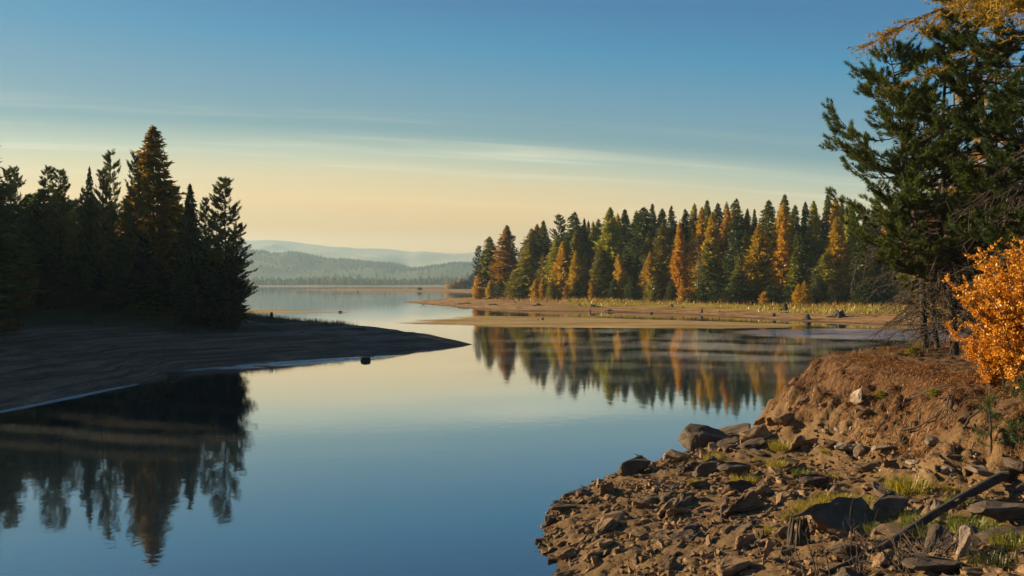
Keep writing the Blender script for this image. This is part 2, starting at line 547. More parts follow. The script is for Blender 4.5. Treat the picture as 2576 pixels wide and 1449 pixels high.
def fore_h(x, y):
    b = np.clip(base_h(x, y), -1.2, 3.6)
    s = sdist(x, y, PLAT) + 0.45 * fbm(np.asarray(x) * 0.8, np.asarray(y) * 0.8, 3)
    top = 3.1 + 0.02 * np.clip(np.asarray(x) - 12, 0, 30) + 0.15 * fbm(np.asarray(x) * 0.4, np.asarray(y) * 0.4, 3)
    far = smooth(26.5, 31, np.asarray(y, float))
    b = b * (1 - far) + far * (-1.0)
    t = smooth(-2.3, 1.3, s)
    z = b + (top - b) * t
    slope = t * (1 - t) * 4
    z = z + 0.11 * fbm(np.asarray(x) * 1.7, np.asarray(y) * 1.7, 4) * (0.5 + 1.4 * slope) * smooth(-0.4, 0.25, z)
    z = z + 0.42 * slope * fbm(np.asarray(x) * 3.1 + 5, np.asarray(y) * 3.1, 3)
    z = z - 0.45 * slope * np.clip(fbm(np.asarray(x) * 1.3 + 9, np.asarray(y) * 2.2, 3), 0, 1)
    return z


xs = np.concatenate([np.arange(-8, 0, 0.5), np.arange(0, 14, 0.07), np.arange(14, 26, 0.25), np.arange(26, 91, 2.0)])
ys = np.concatenate([np.arange(2, 8, 0.3), np.arange(8, 29, 0.085), np.arange(29, 50, 0.3), np.arange(50, 66, 1.0)])


def fdisp(X, Y, Z):
    m = smooth(-0.2, 0.2, Z)
    return np.stack([0 * X, 0 * X, m * (0.08 * fbm(X * 4, Y * 4, 3) + 0.055 * fbm(X * 13 + Y * 4, Y * 8 - X * 5, 3))], -1)


me, gx, gy, gz = grid("foreground_bank", xs, ys, fore_h, MAT_FORE, disp=fdisp)
gs = sdist(gx, gy, PLAT)
attr(me, "grass", smooth(-0.9, -0.1, gs + 0.8 * fbm(gx * 1.2, gy * 1.2, 3)))
tag(link("foreground_bank", me), kind="structure")

# lake bed out to the horizon, and the water over it
def sheet(name, x0, x1, y0, y1, z, mat):
    me = mesh(name, [(x0, y0, z), (x1, y0, z), (x1, y1, z), (x0, y1, z)], [(0, 1, 2, 3)], mat)
    return tag(link(name, me), kind="structure")


sheet("lake_bed", -5200, 5200, -200, 5250, -1.6, MAT_BED)
sheet("lake_water", -5200, 5200, -200, 5250, 0.0, MAT_WATER)

# far shore, sandbar, hills
FARY = 1420.0


def far_h(x, y):
    d = y - (FARY + 50 * fbm(x * 0.003, 0 * x, 3) - 0.00 * x)
    return np.clip(d * 0.03, -0.5, 5.0)


me, *_ = grid("far_shore", np.arange(-2400, 2400, 16), np.arange(1340, 2400, 14), far_h, MAT_FAR, cut=-0.2)
tag(link("far_shore", me), kind="structure")
BAR = [W(700, 727.5), W(830, 726.5), W(1050, 727), W(1190, 731), W(1190, 742), W(1100, 738), W(960, 733.5), W(800, 730)]
BAR = [(px(X, d), d) for X, d in [(690, 640), (830, 600), (950, 560), (1050, 525), (1130, 480), (1230, 430), (1500, 430), (1500, 760), (1150, 760), (1050, 690), (900, 690)]]


def bar_h(x, y):
    s = sdist(x, y, BAR)
    return np.clip(s * 0.035, -0.4, 1.3) + 0.25 * fbm(x * 0.03, y * 0.03, 3) * smooth(0, 20, s)


me, *_ = grid("sandbar", np.arange(-220, 90, 4), np.arange(400, 780, 4), bar_h, MAT_RIGHT, cut=-0.05)
tag(link("sandbar", me), kind="structure")

R1 = [(-900, 600), (-300, 612), (100, 622), (400, 630), (629, 632), (681, 636), (714, 643), (754, 639), (775, 641.5), (811, 649), (837, 656), (868, 654.5), (905, 659), (941, 663), (978, 666),
      (994, 664.5), (1020, 671.5), (1038, 677.5), (1072, 676.5), (1092, 671.5), (1118, 670), (1137, 664.5), (1176, 665), (1250, 655), (1400, 668), (1700, 640), (2100, 660), (2600, 640), (3400, 650)]
R2 = [(-1400, 560), (-200, 590), (400, 608), (629, 605), (694, 604), (733, 607.5), (785, 614), (837, 620.5), (889, 624), (916, 626), (968, 626.5), (1007, 630), (1046, 636), (1072, 633), (1098, 635), (1150, 637.5), (1189, 635), (1400, 628), (1800, 640), (2500, 625), (3800, 640)]


def hill(name, prof, dist, depth_front, depth_back, nz, mat=None):
    P = np.array(prof)

    def h(x, y):
        Xp = CX + F * x / dist
        top = CAMZ + (HY - np.interp(Xp, P[:, 0], P[:, 1])) / F * dist
        t = np.where(y < dist, smooth(dist - depth_front, dist, y), 1 - smooth(dist, dist + depth_back, y))
        return top * t * (1 + nz * fbm(x * 0.004, y * 0.004, 4) * (1 - t ** 6)) - 1.0
    lim = dist * 0.95
    me, *_ = grid(name, np.linspace(-lim, lim, 260), np.concatenate([np.linspace(dist - depth_front, dist, 28), np.linspace(dist + 30, dist + depth_back, 8)]), h, mat or MAT_HILL, cut=-5)
    tag(link(name, me), kind="structure")
    return h


HD = 2600.0
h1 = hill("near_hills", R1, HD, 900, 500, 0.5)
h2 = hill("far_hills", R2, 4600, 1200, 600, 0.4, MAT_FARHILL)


# conifer forest over the near hills: one mass that nobody could count
def cones(pts, H, Rr, k=5):
    n = len(pts)
    ang = np.arange(k) / k * 2 * np.pi
    V = np.zeros((n, k + 1, 3))
    V[:, :k, 0] = pts[:, None, 0] + Rr[:, None] * np.cos(ang)
    V[:, :k, 1] = pts[:, None, 1] + Rr[:, None] * np.sin(ang)
    V[:, :k, 2] = pts[:, None, 2]
    V[:, k] = pts
    V[:, k, 2] += H
    i = np.arange(k)
    f = np.stack([i, (i + 1) % k, np.full(k, k)], -1)
    Fc = (f[None] + (np.arange(n) * (k + 1))[:, None, None]).reshape(-1, 3)
    return V.reshape(-1, 3), Fc


n = 9000
yy = HD - np.abs(rng.normal(0, 200, n))
xx = rng.uniform(-0.75, 0.75, n) * HD
pp = np.stack([xx, yy, h1(xx, yy) - 1], -1)
pp = pp[pp[:, 2] > 3]
V, Fc = cones(pp, rng.uniform(6, 12, len(pp)), rng.uniform(2.0, 3.4, len(pp)))
o = link("hillside_forest", crown_mesh("hillside_forest", (V, Fc), MAT_NEEDLE, 6))
o.color = (0.03, 0.042, 0.025, 1)
tag(o, "hazy conifer forest covering the near blue hills across the lake", "forest", kind="stuff")
# understory of the far shore, behind the individual trees
n = 2600
yy = FARY + 75 + rng.uniform(0, 160, n)
xx = rng.uniform(-0.55, 0.62, n) * 1500
V, Fc = cones(np.stack([xx, yy, far_h(xx, yy) - 0.5], -1), rng.uniform(6, 14, n), rng.uniform(2.2, 4, n))
o = link("far_shore_woods", crown_mesh("far_shore_woods", (V, Fc), MAT_NEEDLE, 6))
o.color = (0.03, 0.04, 0.022, 1)
tag(o, "low dense woods filling the far shore between the taller conifers", "woods", kind="stuff")


# ------------------------------------------------------------------ plant generators
def tri_sprays(P, D, S, wid=0.35, jitter=0.5, r=rng):
    """one pointed triangle per spray: P origin (n,3), D direction, S size"""
    n = len(P)
    D = D + r.normal(0, jitter, (n, 3)) * 0.6
    D /= np.linalg.norm(D, axis=1)[:, None] + 1e-9
    up = r.normal(0, 1, (n, 3))
    L = np.cross(D, up)
    L /= np.linalg.norm(L, axis=1)[:, None] + 1e-9
    S = S[:, None]
    V = np.stack([P - D * S * 0.15 - L * S * wid * 0.5, P - D * S * 0.1 + L * S * wid * 0.6, P + D * S], 1)
    return V.reshape(-1, 3), np.arange(3 * n).reshape(-1, 3)


def join(parts):
    Vs, Fs, k = [], [], 0
    for V, Fc in parts:
        Vs.append(V); Fs.append(np.asarray(Fc) + k); k += len(V)
    return np.concatenate(Vs), np.concatenate(Fs)


def tube(pts, rad, k=5):
    pts = np.asarray(pts, float)
    n = len(pts)
    rad = np.broadcast_to(np.asarray(rad, float), (n,))
    T = np.gradient(pts, axis=0)
    T /= np.linalg.norm(T, axis=1)[:, None] + 1e-9
    ref = np.array([0, 0, 1.0]) if abs(T[0, 2]) < 0.8 else np.array([1.0, 0, 0])
    A = np.cross(T, ref); A /= np.linalg.norm(A, axis=1)[:, None] + 1e-9
    B = np.cross(T, A)
    an = np.arange(k) / k * 2 * np.pi
    V = pts[:, None] + rad[:, None, None] * (A[:, None] * np.cos(an)[None, :, None] + B[:, None] * np.sin(an)[None, :, None])
    i = np.arange(k); j = (i + 1) % k
    q = []
    for s in range(n - 1):
        q.append(np.stack([i + s * k, j + s * k, j + (s + 1) * k, i + (s + 1) * k], -1))
    return V.reshape(-1, 3), np.concatenate(q)


def conifer(H, Rad, nb, seed, leaf, base=0.12, power=0.85, droop=0.25, tipup=0.1, per=7, round_=0.0, ragged=0.25):
    """crown of sprays along branches; returns crown soup and trunk soup"""
    r = np.random.default_rng(seed)
    t = r.random(nb) ** 0.85
    h = H * (base + (1 - base) * t)
    az = r.uniform(0, 2 * np.pi, nb)
    prof = np.minimum(1, 1.3 * (1 - t) ** power) * (1 - round_) + round_ * np.sqrt(np.clip(1 - t ** 2, 0, 1)) * 0.8
    prof *= smooth(-0.25, 0.12, t)
    lump = 1 + ragged * 2 * vnoise(az * 1.1 + seed, h * 0.55) + r.normal(0, ragged * 0.35, nb)
    L = Rad * prof * np.clip(lump, 0.3, 1.5) + 0.05
    P, D, S = [], [], []
    for q in range(per):
        s = (q + r.random(nb)) / per
        s = 0.12 + 0.9 * s
        rr = L * s
        z = h - droop * rr + tipup * rr * s ** 2 + r.normal(0, 0.12, nb)
        off = r.normal(0, 0.14, nb) * L * s
        x = np.cos(az) * rr - np.sin(az) * off
        y = np.sin(az) * rr + np.cos(az) * off
        P.append(np.stack([x, y, z], -1))
        side = r.choice([-0.8, 0.8, 0], nb)
        D.append(np.stack([np.cos(az) - side * np.sin(az), np.sin(az) + side * np.cos(az), -droop + tipup * 2 * s + r.normal(0, 0.2, nb)], -1))
        S.append(leaf * r.uniform(0.6, 1.3, nb) * (0.36 + 0.8 * np.clip(L / Rad, 0, 1)))
    P, D, S = np.concatenate(P), np.concatenate(D), np.concatenate(S)
    crown = tri_sprays(P, D, S, 0.5, 0.35, r)
    # leader
    m = 20
    tp = np.zeros((m, 3)); tp[:, 2] = H + r.uniform(-1.6, 0.0, m) * leaf * 1.6
    top = tri_sprays(tp, np.stack([r.normal(0, .35, m), r.normal(0, .35, m), np.ones(m)], -1), np.full(m, leaf * 0.6), 0.4, 0.2, r)
    bend = np.cumsum(r.normal(0, 0.012 * H / 6, (7, 2)), 0)
    zz = np.linspace(-0.4, H * 0.985, 7)
    tr = [tube(np.stack([0 * zz, 0 * zz, zz], -1), np.linspace(H * 0.014, H * 0.0012, 7), 6)]
    for k in range(26):      # bare limbs that show low in the crown
        th = H * r.uniform(0.04, base + 0.5)
        a_ = r.uniform(0, 6.28)
        ll = Rad * r.uniform(0.3, 0.75)
        q = np.array([0, 0.5, 1])
        tr.append(tube(np.stack([np.cos(a_) * ll * q, np.sin(a_) * ll * q, th - droop * ll * q], -1), np.array([0.002, 0.0014, 0.0006]) * H, 3))
    return join([crown, top]), join(tr)


def pine(H, Rad, nbr, seed, tuft, needles, nlen, base=0.3, lean=None, rise=0.35, dead=20, thick=0.0085, twigs=6, nwid=0.09, asym=None, flat=0.5, deadlen=0.9):
    """open crown of upturned tufts on real branches"""
    r = np.random.default_rng(seed)
    zz = np.linspace(0, 1, 12)
    lx, ly = lean if lean else (0, 0)
    wob = np.cumsum(r.normal(0, 0.006 * H, (12, 2)), 0); wob -= wob[0]
    C = np.stack([lx * zz ** 1.4 + wob[:, 0], ly * zz ** 1.4 + wob[:, 1], zz * H - 0.3 * (zz == 0)], -1)
    parts = [tube(C, H * thick * (1 - zz) ** 0.8 + 0.012, 8)]
    tP, tD = [], []
    for k in range(nbr):
        t = base + (1 - base) * (k + r.random()) / nbr
        u = (t - base) / (1 - base)
        o_ = np.array([np.interp(t, zz, C[:, i]) for i in range(3)])
        az = r.uniform(0, 2 * np.pi)
        L = Rad * (0.35 + 0.75 * np.sin(np.pi * (0.22 + 0.72 * u)) * (1 - 0.45 * u)) * r.uniform(0.55, 1.1) * (1 - u) ** 0.28
        if asym: L *= 1 + asym[2] * max(0, math.cos(az - math.atan2(asym[1], asym[0])))
        el = r.uniform(-0.18, 0.25) + rise * u
        q = np.linspace(0, 1, 5)
        d2 = np.array([math.cos(az), math.sin(az)])
        kink = np.cumsum(r.normal(0, 0.05 * L, (5, 3)), 0); kink -= kink[0]
        B = o_ + np.stack([d2[0] * L * q, d2[1] * L * q, L * (el * q - 0.18 * q * (1 - q) * 2 + 0.22 * q ** 3)], -1) + kink
        parts.append(tube(B, H * thick * 0.33 * (1 - 0.5 * u) * (1 - q) + 0.006 * (H / 12), 4))
        nt = max(3, int(twigs * (0.5 + L / Rad)))
        for j in range(nt):
            s = 0.3 + 0.7 * (j + r.random()) / nt if j < nt - 1 else 1.0
            p0 = np.array([np.interp(s, q, B[:, i]) for i in range(3)])
            sa = r.choice([-1, 1]) * r.uniform(0.3, 1.1)
            dd = np.array([math.cos(az + sa), math.sin(az + sa), r.uniform(0.0, 0.55)])
            tl = Rad * r.uniform(0.09, 0.23) * (1.15 - 0.5 * s)
            p1 = p0 + dd * tl * 0.55
            p2 = p0 + dd * tl + np.array([0, 0, tl * 0.25])
            parts.append(tube(np.array([p0, p1, p2]), np.array([1, .7, .35]) * 0.0008 * H + 0.001, 3))
            for e in (0.45, 0.72, 1.0):
                if e == 0.45 and r.random() < 0.4: continue
                pp = p0 + (p2 - p0) * e + r.normal(0, 0.04, 3)
                tP.append(pp); tD.append(dd * 0.8 + np.array([0, 0, 0.5]))
    for k in range(dead):
        t = r.uniform(0.08, base + 0.25)
        o_ = np.array([np.interp(t, zz, C[:, i]) for i in range(3)])
        az = r.uniform(0, 6.28); L = Rad * r.uniform(0.3, 0.95) * deadlen
        q = np.linspace(0, 1, 5)
        kink = np.cumsum(r.normal(0, 0.06 * L, (5, 3)), 0); kink -= kink[0]
        B = o_ + np.stack([math.cos(az) * L * q, math.sin(az) * L * q, -L * (0.1 * q + 0.45 * q ** 2)], -1) + kink
        parts.append(tube(B, H * thick * 0.16 * (1 - q * 0.8) + 0.002, 3))
        for j in range(14):
            s = r.uniform(0.2, 1)
            p0 = np.array([np.interp(s, q, B[:, i]) for i in range(3)])
            dd = np.array([math.cos(az + r.normal(0, 0.9)), math.sin(az + r.normal(0, 0.9)), r.uniform(-1.3, 0.1)])
            p1 = p0 + dd * L * r.uniform(0.1, 0.3)
            parts.append(tube(np.array([p0, (p0 + p1) / 2 + r.normal(0, .03, 3), p1]), np.array([.011, .008, .004]), 3))
    tP, tD = np.array(tP), np.array(tD)
    tD /= np.linalg.norm(tD, axis=1)[:, None]
    n = len(tP)
    P = np.repeat(tP, needles, 0)
    A = np.repeat(tD, needles, 0)
    al = r.random((n * needles, 1))
    rad = r.normal(0, 1, (n * needles, 3)); rad -= A * (rad * A).sum(1)[:, None]
    rad /= np.linalg.norm(rad, axis=1)[:, None] + 1e-9
    P = P + A * (al - 0.6) * tuft
    D = A * (0.55 + 0.5 * al) + rad * (1.05 - 0.5 * al)
    D /= np.linalg.norm(D, axis=1)[:, None]
    S = nlen * r.uniform(0.7, 1.25, n * needles)
    up = r.normal(0, 1, (n * needles, 3)); Lt = np.cross(D, up); Lt /= np.linalg.norm(Lt, axis=1)[:, None]
    w = nlen * nwid
    V = np.stack([P - Lt * w, P + Lt * w, P + D * S[:, None]], 1).reshape(-1, 3)
    return (V, np.arange(len(V)).reshape(-1, 3)), join(parts)


def protomesh(kind, *a_, **k_):
    c, t = kind(*a_, **k_)
    return c, t


def mkproto(name, gen, mat):
    c, t = gen
    return crown_mesh(name + "_crown", c, mat), mesh(name + "_trunk", t[0], t[1], MAT_BARK, True)


P_LARCH = [mkproto("larch", conifer(20, 3.0, 900, 11 + i, 0.72, base=[.08, .12, .06, .14][i], power=[.65, .75, .6, .7][i], droop=[.2, .05, .3, .15][i], tipup=.22, per=7, ragged=[.3, .35, .42, .28][i]), MAT_LARCH) for i in range(4)]
P_SPRUCE = [mkproto("spruce", conifer(20, 3.0, 850, 31 + i, 0.7, base=[.04, .08, .05][i], power=[.62, .7, .55][i], droop=[.4, .3, .35][i], tipup=.15, per=7, ragged=[.3, .25, .4][i]), MAT_NEEDLE) for i in range(3)]
P_FIR = [mkproto("fir", conifer(20, 3.2, 700, 51 + i, 0.75, base=.03, power=.6, droop=.3, tipup=.2, per=7, ragged=.45, round_=[0.25, 0.45][i]), MAT_NEEDLE) for i in range(2)]
P_PINE = [mkproto("pine", pine(15, 2.6, 88, 71 + i, .30, 20, .20, base=[.3, .22, .38, .15][i], nwid=.11, dead=34, twigs=9), MAT_NEEDLE) for i in range(4)]
_dt = pine(15, 2.4, 2, 640, .1, 2, .1, base=.9, dead=46, thick=.011)[1]
DEADM = mesh("dead_trunk", _dt[0], _dt[1], MAT_TWIG, True)
P_BUSH = [mkproto("bush", conifer(20, 7, 420, 91 + i, 1.7, base=.02, power=.45, droop=.0, tipup=.3, per=6, ragged=.5, round_=.8), MAT_LEAF) for i in range(2)]

COLS = {  # base colours of the foliage
    "orange": (0.46, 0.255, 0.014), "gold": (0.44, 0.29, 0.018), "brown-orange": (0.27, 0.155, 0.018), "yellow-green": (0.27, 0.26, 0.024),
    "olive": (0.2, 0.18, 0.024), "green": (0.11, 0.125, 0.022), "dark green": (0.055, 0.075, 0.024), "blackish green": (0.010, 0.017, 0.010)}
KIND = {"larch": P_LARCH, "spruce": P_SPRUCE, "fir": P_FIR, "pine": P_PINE, "bush": P_BUSH}
PH = {"larch": 20, "spruce": 20, "fir": 20, "pine": 15, "bush": 20}
PR = {"larch": 3.0, "spruce": 3.0, "fir": 3.1, "pine": 2.6, "bush": 6.5}


def tree(kind, colour, loc, H, Wd, label, group=None, cat="tree", parts=True, lean=0.0, var=None, name=None, shade=1.0):
    protos = KIND[kind]
    i = random.randrange(len(protos)) if var is None else var
    cm, tm = protos[i]
    s = H / PH[kind]
    sw = max(0.35 * s, min(3.4 * s, (Wd / 2) / PR[kind]))
    c = COLS[colour]
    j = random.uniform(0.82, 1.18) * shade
    if kind == "bush": name = name or "shrub"
    root = bpy.data.objects.new(name or {"larch": "larch_tree", "spruce": "spruce_tree", "fir": "fir_tree", "pine": "pine_tree"}[kind], None)
    COL.objects.link(root)
    root.location = loc
    root.rotation_euler = (lean * 0.3, lean, random.uniform(0, 6.28) if abs(lean) < 0.01 else 0)
    root.scale = (sw, sw, s)
    root.empty_display_size = 0.5
    tag(root, label, cat, group)
    cr_ = link("crown", cm, root)
    cr_.color = (c[0] * j, c[1] * j * random.uniform(.93, 1.07), c[2] * j, 1)
    if parts:
        link("stem" if kind == "bush" else "trunk", tm, root)
    return root


ORD = ["", "second ", "third ", "fourth ", "fifth ", "sixth ", "seventh ", "eighth ", "ninth ", "tenth ", "eleventh ", "twelfth ", "thirteenth ", "fourteenth ", "fifteenth ", "sixteenth ", "seventeenth ", "eighteenth "]

# ------------------------------------------------------------------ the lakeside forest on the right
FD = np.array([(1180, 226), (1300, 212), (1400, 200), (1500, 191), (1700, 173), (1900, 160), (2100, 150), (2300, 142), (2576, 134), (3000, 130)])


def fdist(X): return float(np.interp(X, FD[:, 0], FD[:, 1]))


FOREST = [  # X, Y of the top, crown width (in 2576-wide picture px), kind, colour, extra depth
    (1204, 620, 26, "pine", "dark green", 0), (1231, 595, 30, "spruce", "olive", 3), (1275, 567, 46, "larch", "brown-orange", 2), (1312, 625, 16, "pine", "dark green", 10),
    (1338, 575, 36, "spruce", "olive", 5), (1351, 564, 36, "larch", "brown-orange", 12), (1367, 555, 32, "spruce", "green", 7), (1408, 543, 44, "pine", "dark green", 9),
    (1416, 607, 34, "larch", "gold", 0), (1445, 534, 38, "spruce", "dark green", 8), (1449, 629, 26, "larch", "gold", -2), (1470, 550, 20, "spruce", "dark green", 12), (1471, 633, 20, "larch", "gold", 3),
    (1480, 556, 20, "larch", "olive", 16), (1492, 557, 24, "larch", "yellow-green", 15), (1505, 551, 24, "spruce", "olive", 18), (1535, 522, 50, "larch", "yellow-green", 6),
    (1520, 628, 38, "fir", "green", 0), (1554, 537, 26, "larch", "gold", 14), (1572, 526, 32, "spruce", "green", 16), (1619, 522, 50, "spruce", "dark green", 6), (1641, 513, 28, "spruce", "green", 16),
    (1570, 638, 26, "larch", "gold", 0), (1601, 530, 30, "larch", "olive", 18), (1666, 525, 30, "spruce", "green", 18), (1689, 518, 22, "spruce", "dark green", 16), (1668, 560, 50, "fir", "olive", 4),
    (1636, 633, 30, "larch", "gold", 0), (1696, 590, 22, "larch", "orange", 6), (1710, 558, 28, "larch", "orange", 2), (1724, 526, 26, "spruce", "dark green", 18), (1747, 511, 28, "larch", "olive", 18),
    (1742, 580, 22, "larch", "orange", 3), (1766, 521, 36, "larch", "gold", 9), (1779, 503, 28, "spruce", "green", 18), (1792, 533, 36, "larch", "gold", 3), (1806, 510, 32, "spruce", "dark green", 12),
    (1828, 508, 26, "larch", "olive", 16), (1829, 524, 34, "larch", "orange", 6), (1842, 526, 28, "larch", "orange", 8), (1852, 500, 32, "spruce", "green", 17), (1849, 542, 36, "fir", "dark green", 2),
    (1880, 524, 22, "spruce", "olive", 18), (1898, 526, 20, "spruce", "dark green", 14), (1934, 503, 42, "spruce", "green", 14), (1911, 563, 50, "larch", "gold", 1), (1974, 489, 36, "spruce", "green", 19),
    (1971, 511, 46, "larch", "gold", 10), (1971, 558, 38, "larch", "orange", 1), (2000, 516, 26, "spruce", "green", 18), (2026, 507, 26, "spruce", "dark green", 16), (2047, 505, 36, "larch", "yellow-green", 12),
    (2016, 586, 44, "fir", "dark green", 6), (2000, 631, 34, "fir", "yellow-green", 0), (2082, 489, 32, "spruce", "green", 18), (2103, 499, 36, "larch", "gold", 14), (2104, 545, 40, "larch", "gold", 2),
    (2118, 502, 22, "spruce", "green", 18), (2135, 513, 30, "larch", "yellow-green", 12), (2154, 550, 42, "larch", "yellow-green", 3), (1859, 637, 26, "fir", "olive", -3),
    (2200, 540, 36, "spruce", "dark green", 5), (2230, 530, 36, "larch", "gold", 8), (2262, 545, 34, "spruce", "dark green", 4), (2320, 600, 36, "larch", "gold", 2), (2350, 535, 36, "spruce", "green", 8),
    (2400, 540, 36, "larch", "gold", 6), (2440, 530, 36, "spruce", "dark green", 6), (2480, 545, 38, "larch", "yellow-green", 5), (2530, 540, 38, "spruce", "dark green", 6)]
SMALL = [(1202, 695, 20, "bush", "orange", -2), (1234, 703, 18, "larch", "gold", -3), (1294, 675, 30, "fir", "yellow-green", -2), (1348, 701, 18, "larch", "gold", -3), (1365, 696, 13, "larch", "orange", -3),
         (1389, 698, 20, "fir", "olive", -3), (1491, 693, 15, "larch", "orange", -3), (1322, 654, 28, "fir", "green", 0), (1857, 688, 56, "fir", "dark green", -4), (2025, 705, 24, "larch", "gold", -6),
         (2010, 712, 22, "larch", "gold", -6), (2169, 704, 32, "fir", "dark green", -6), (2186, 690, 30, "fir", "dark green", -4), (1716, 715, 16, "bush", "orange", -4), (1923, 732, 18, "bush", "orange", -6),
         (1939, 714, 30, "fir", "dark green", -5), (1765, 715, 20, "fir", "dark green", -3), (1690, 700, 22, "fir", "dark green", -3), (1588, 690, 24, "fir", "dark green", -3), (1640, 700, 24, "bush", "olive", -4),
         (2060, 690, 28, "fir", "dark green", -3), (2230, 700, 26, "fir", "dark green", -3), (1450, 700, 22, "fir", "dark green", -3), (1425, 715, 14, "bush", "brown-orange", -4), (1310, 710, 18, "fir", "dark green", -3),
         (1260, 700, 20, "fir", "dark green", -3), (1545, 700, 22, "fir", "dark green", -3), (1800, 705, 24, "fir", "dark green", -3), (2095, 715, 22, "fir", "dark green", -5), (1980, 715, 22, "fir", "dark green", -5)]


def forest_row(lst, where, minor=False):
    cnt = {}
    lst = sorted(lst)
    for X, Y, w, k, c, dd in lst:
        d = fdist(X) + dd
        x = px(X, d)
        z = float(right_h(np.array([x]), np.array([d]))[0])
        H = CAMZ + (HY - Y) / F * d - z
        kn = {"bush": "shrub"}.get(k, k)
        size = "short" if H < 8 else ("mid-height" if H < 17 else "tall")
        key = (c, kn, size if not minor else "")
        q = cnt.get(key, 0)
        cnt[key] = q + 1
        o_ = "leftmost " if q == 0 else ORD[q]
        lab = f"{o_}{size + ' ' if not minor else 'little '}{c} {kn} {'from the left ' if q else ''}{where}"
        tree(k, c, (x, d, z - 0.15), H, w * ((1.9 if k == "spruce" else 1.5) if not minor else 1.4) / F * d, lab, where.replace("in the ", "trees in the ") if not minor else "young trees along the forest foot",
             cat="shrub" if k == "bush" else "tree", lean=-0.12 if (X, Y) == (1570, 638) else 0.0)


_rr = random.Random(12)
for _i in range(30):
    FOREST.append((1330 + _i * 42 + _rr.randint(-14, 14), _rr.randint(575, 650), _rr.randint(24, 36), _rr.choice(["larch", "larch", "spruce", "fir"]), _rr.choice(["olive", "yellow-green", "green", "gold", "olive"]), _rr.uniform(-1, 5)))
ORD += [w + " " for w in "nineteenth twentieth twenty-first twenty-second twenty-third twenty-fourth".split()]
forest_row(FOREST, "in the lakeside forest on the right shore")
forest_row(SMALL, "at the forest foot above the right shore", True)
# the rows behind, dark understory that closes the forest, all alike
k = 0
for i in range(95):
    X = random.uniform(1320, 2650)
    d = fdist(X) + random.uniform(12, 34)
    Ytop = np.interp(X, [1320, 1450, 1600, 2600], [600, 565, 548, 540]) + random.uniform(-2, 60)
    x = px(X, d)
    z = float(right_h(np.array([x]), np.array([d]))[0])
    H = CAMZ + (HY - Ytop) / F * d - z
    c = random.choice(["green", "green", "dark green", "olive", "yellow-green", "gold"])
    tree(random.choice(["spruce", "fir", "larch"]), c, (x, d, z - 0.2), H, random.uniform(44, 70) / F * d,
         "conifer standing deep in the shade behind the front trees of the lakeside forest", "conifers behind the front rows of the lakeside forest")
for i in range(46):       # hazy trees on the rising ground at the far right
    d = random.uniform(215, 380)
    X = random.uniform(1960 + (380 - d) * 0.4, 2650)
    x = px(X, d)
    z = float(right_h(np.array([x]), np.array([d]))[0])
    tree(random.choice(["spruce", "larch"]), random.choice(["green", "dark green", "olive"]), (x, d, z - 0.2), random.uniform(15, 21), random.uniform(4, 6),
         "hazy conifer on the hillside that rises behind the lakeside forest", "hazy conifers on the hillside at the far right")

# dead trees among them
for X, Y, dd, ln, lab in [(1597, 640, -3, .22, "dead leaning bare trunk at the forest front, left of centre"), (1312, 650, -1, .05, "thin bare dead tree near the left end of the forest"),
                          (1762, 600, -2, -.06, "grey bare snag in the middle of the forest front"), (2140, 640, -3, .1, "bare dead tree leaning at the forest's right part"), (2068, 668, -4, -.3, "short dead trunk leaning left over the bright grass")]:
    d = fdist(X) + dd
    x = px(X, d)
    z = float(right_h(np.array([x]), np.array([d]))[0])
    root = bpy.data.objects.new("dead_tree", None)
    COL.objects.link(root)
    root.location = (x, d, z - .1)
    hs = (CAMZ + (HY - Y) / F * d - z) / 15
    root.scale = (hs * 1.2, hs * 1.2, hs)
    root.rotation_euler = (0, ln, 0)
    tag(root, lab, "dead tree", "dead trees in the lakeside forest")
    link("trunk", DEADM, root)

# ------------------------------------------------------------------ trees of the left bank
LEFTT = [(18, 424, 62, "pine", "green", 68, "dark pine at the left edge of the photo, twin-topped with its neighbour"),
         (36, 420, 56, "pine", "green", 70, "dark pine right beside the leftmost pine, sharing its crown"),
         (125, 418, 74, "pine", "green", 69, "broad dark pine left of the gap, left top of a close pair"),
         (151, 427, 74, "pine", "green", 67, "broad dark pine, right top of the close pair on the left bank"),
         (190, 500, 50, "pine", "dark green", 72, "short dark pine between the broad pair and the thin spire"),
         (213, 474, 44, "pine", "dark green", 70, "lower dark pine just left of the thin spired spruce"),
         (225, 416, 24, "spruce", "dark green", 69, "thin spired spruce poking up above the left bank pines"),
         (256, 424, 62, "pine", "green", 68, "dark pine with rounded top beside the tall centre pine"),
         (282, 384, 74, "pine", "green", 70, "tall clumpy pine with sky showing through, left of the big larch"),
         (336, 385, 56, "pine", "dark green", 68, "dark narrow pine pressed against the left side of the golden larch"),
         (386, 316, 112, "larch", "gold", 71, "tallest tree, big olive gold larch on the left bank"),
         (440, 470, 60, "pine", "dark green", 75, "dark pine half hidden behind the big larch's right side"),
         (478, 461, 54, "spruce", "dark green", 69, "dark pointed spruce between the big larch and the end pine"),
         (515, 498, 44, "pine", "green", 71, "slim open pine just left of the end pine"),
         (560, 449, 88, "pine", "green", 66, "end pine of the left bank leaning clumps over the lake"),
         (590, 560, 84, "pine", "dark green", 68, "lower pine whose branches reach out past the end pine"),
         (51, 580, 52, "larch", "brown-orange", 62, "small dull orange larch in front of the dark left pines"),
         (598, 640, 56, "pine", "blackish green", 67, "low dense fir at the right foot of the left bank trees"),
         (575, 640, 60, "fir", "blackish green", 65, "low dark fir under the end pine")]
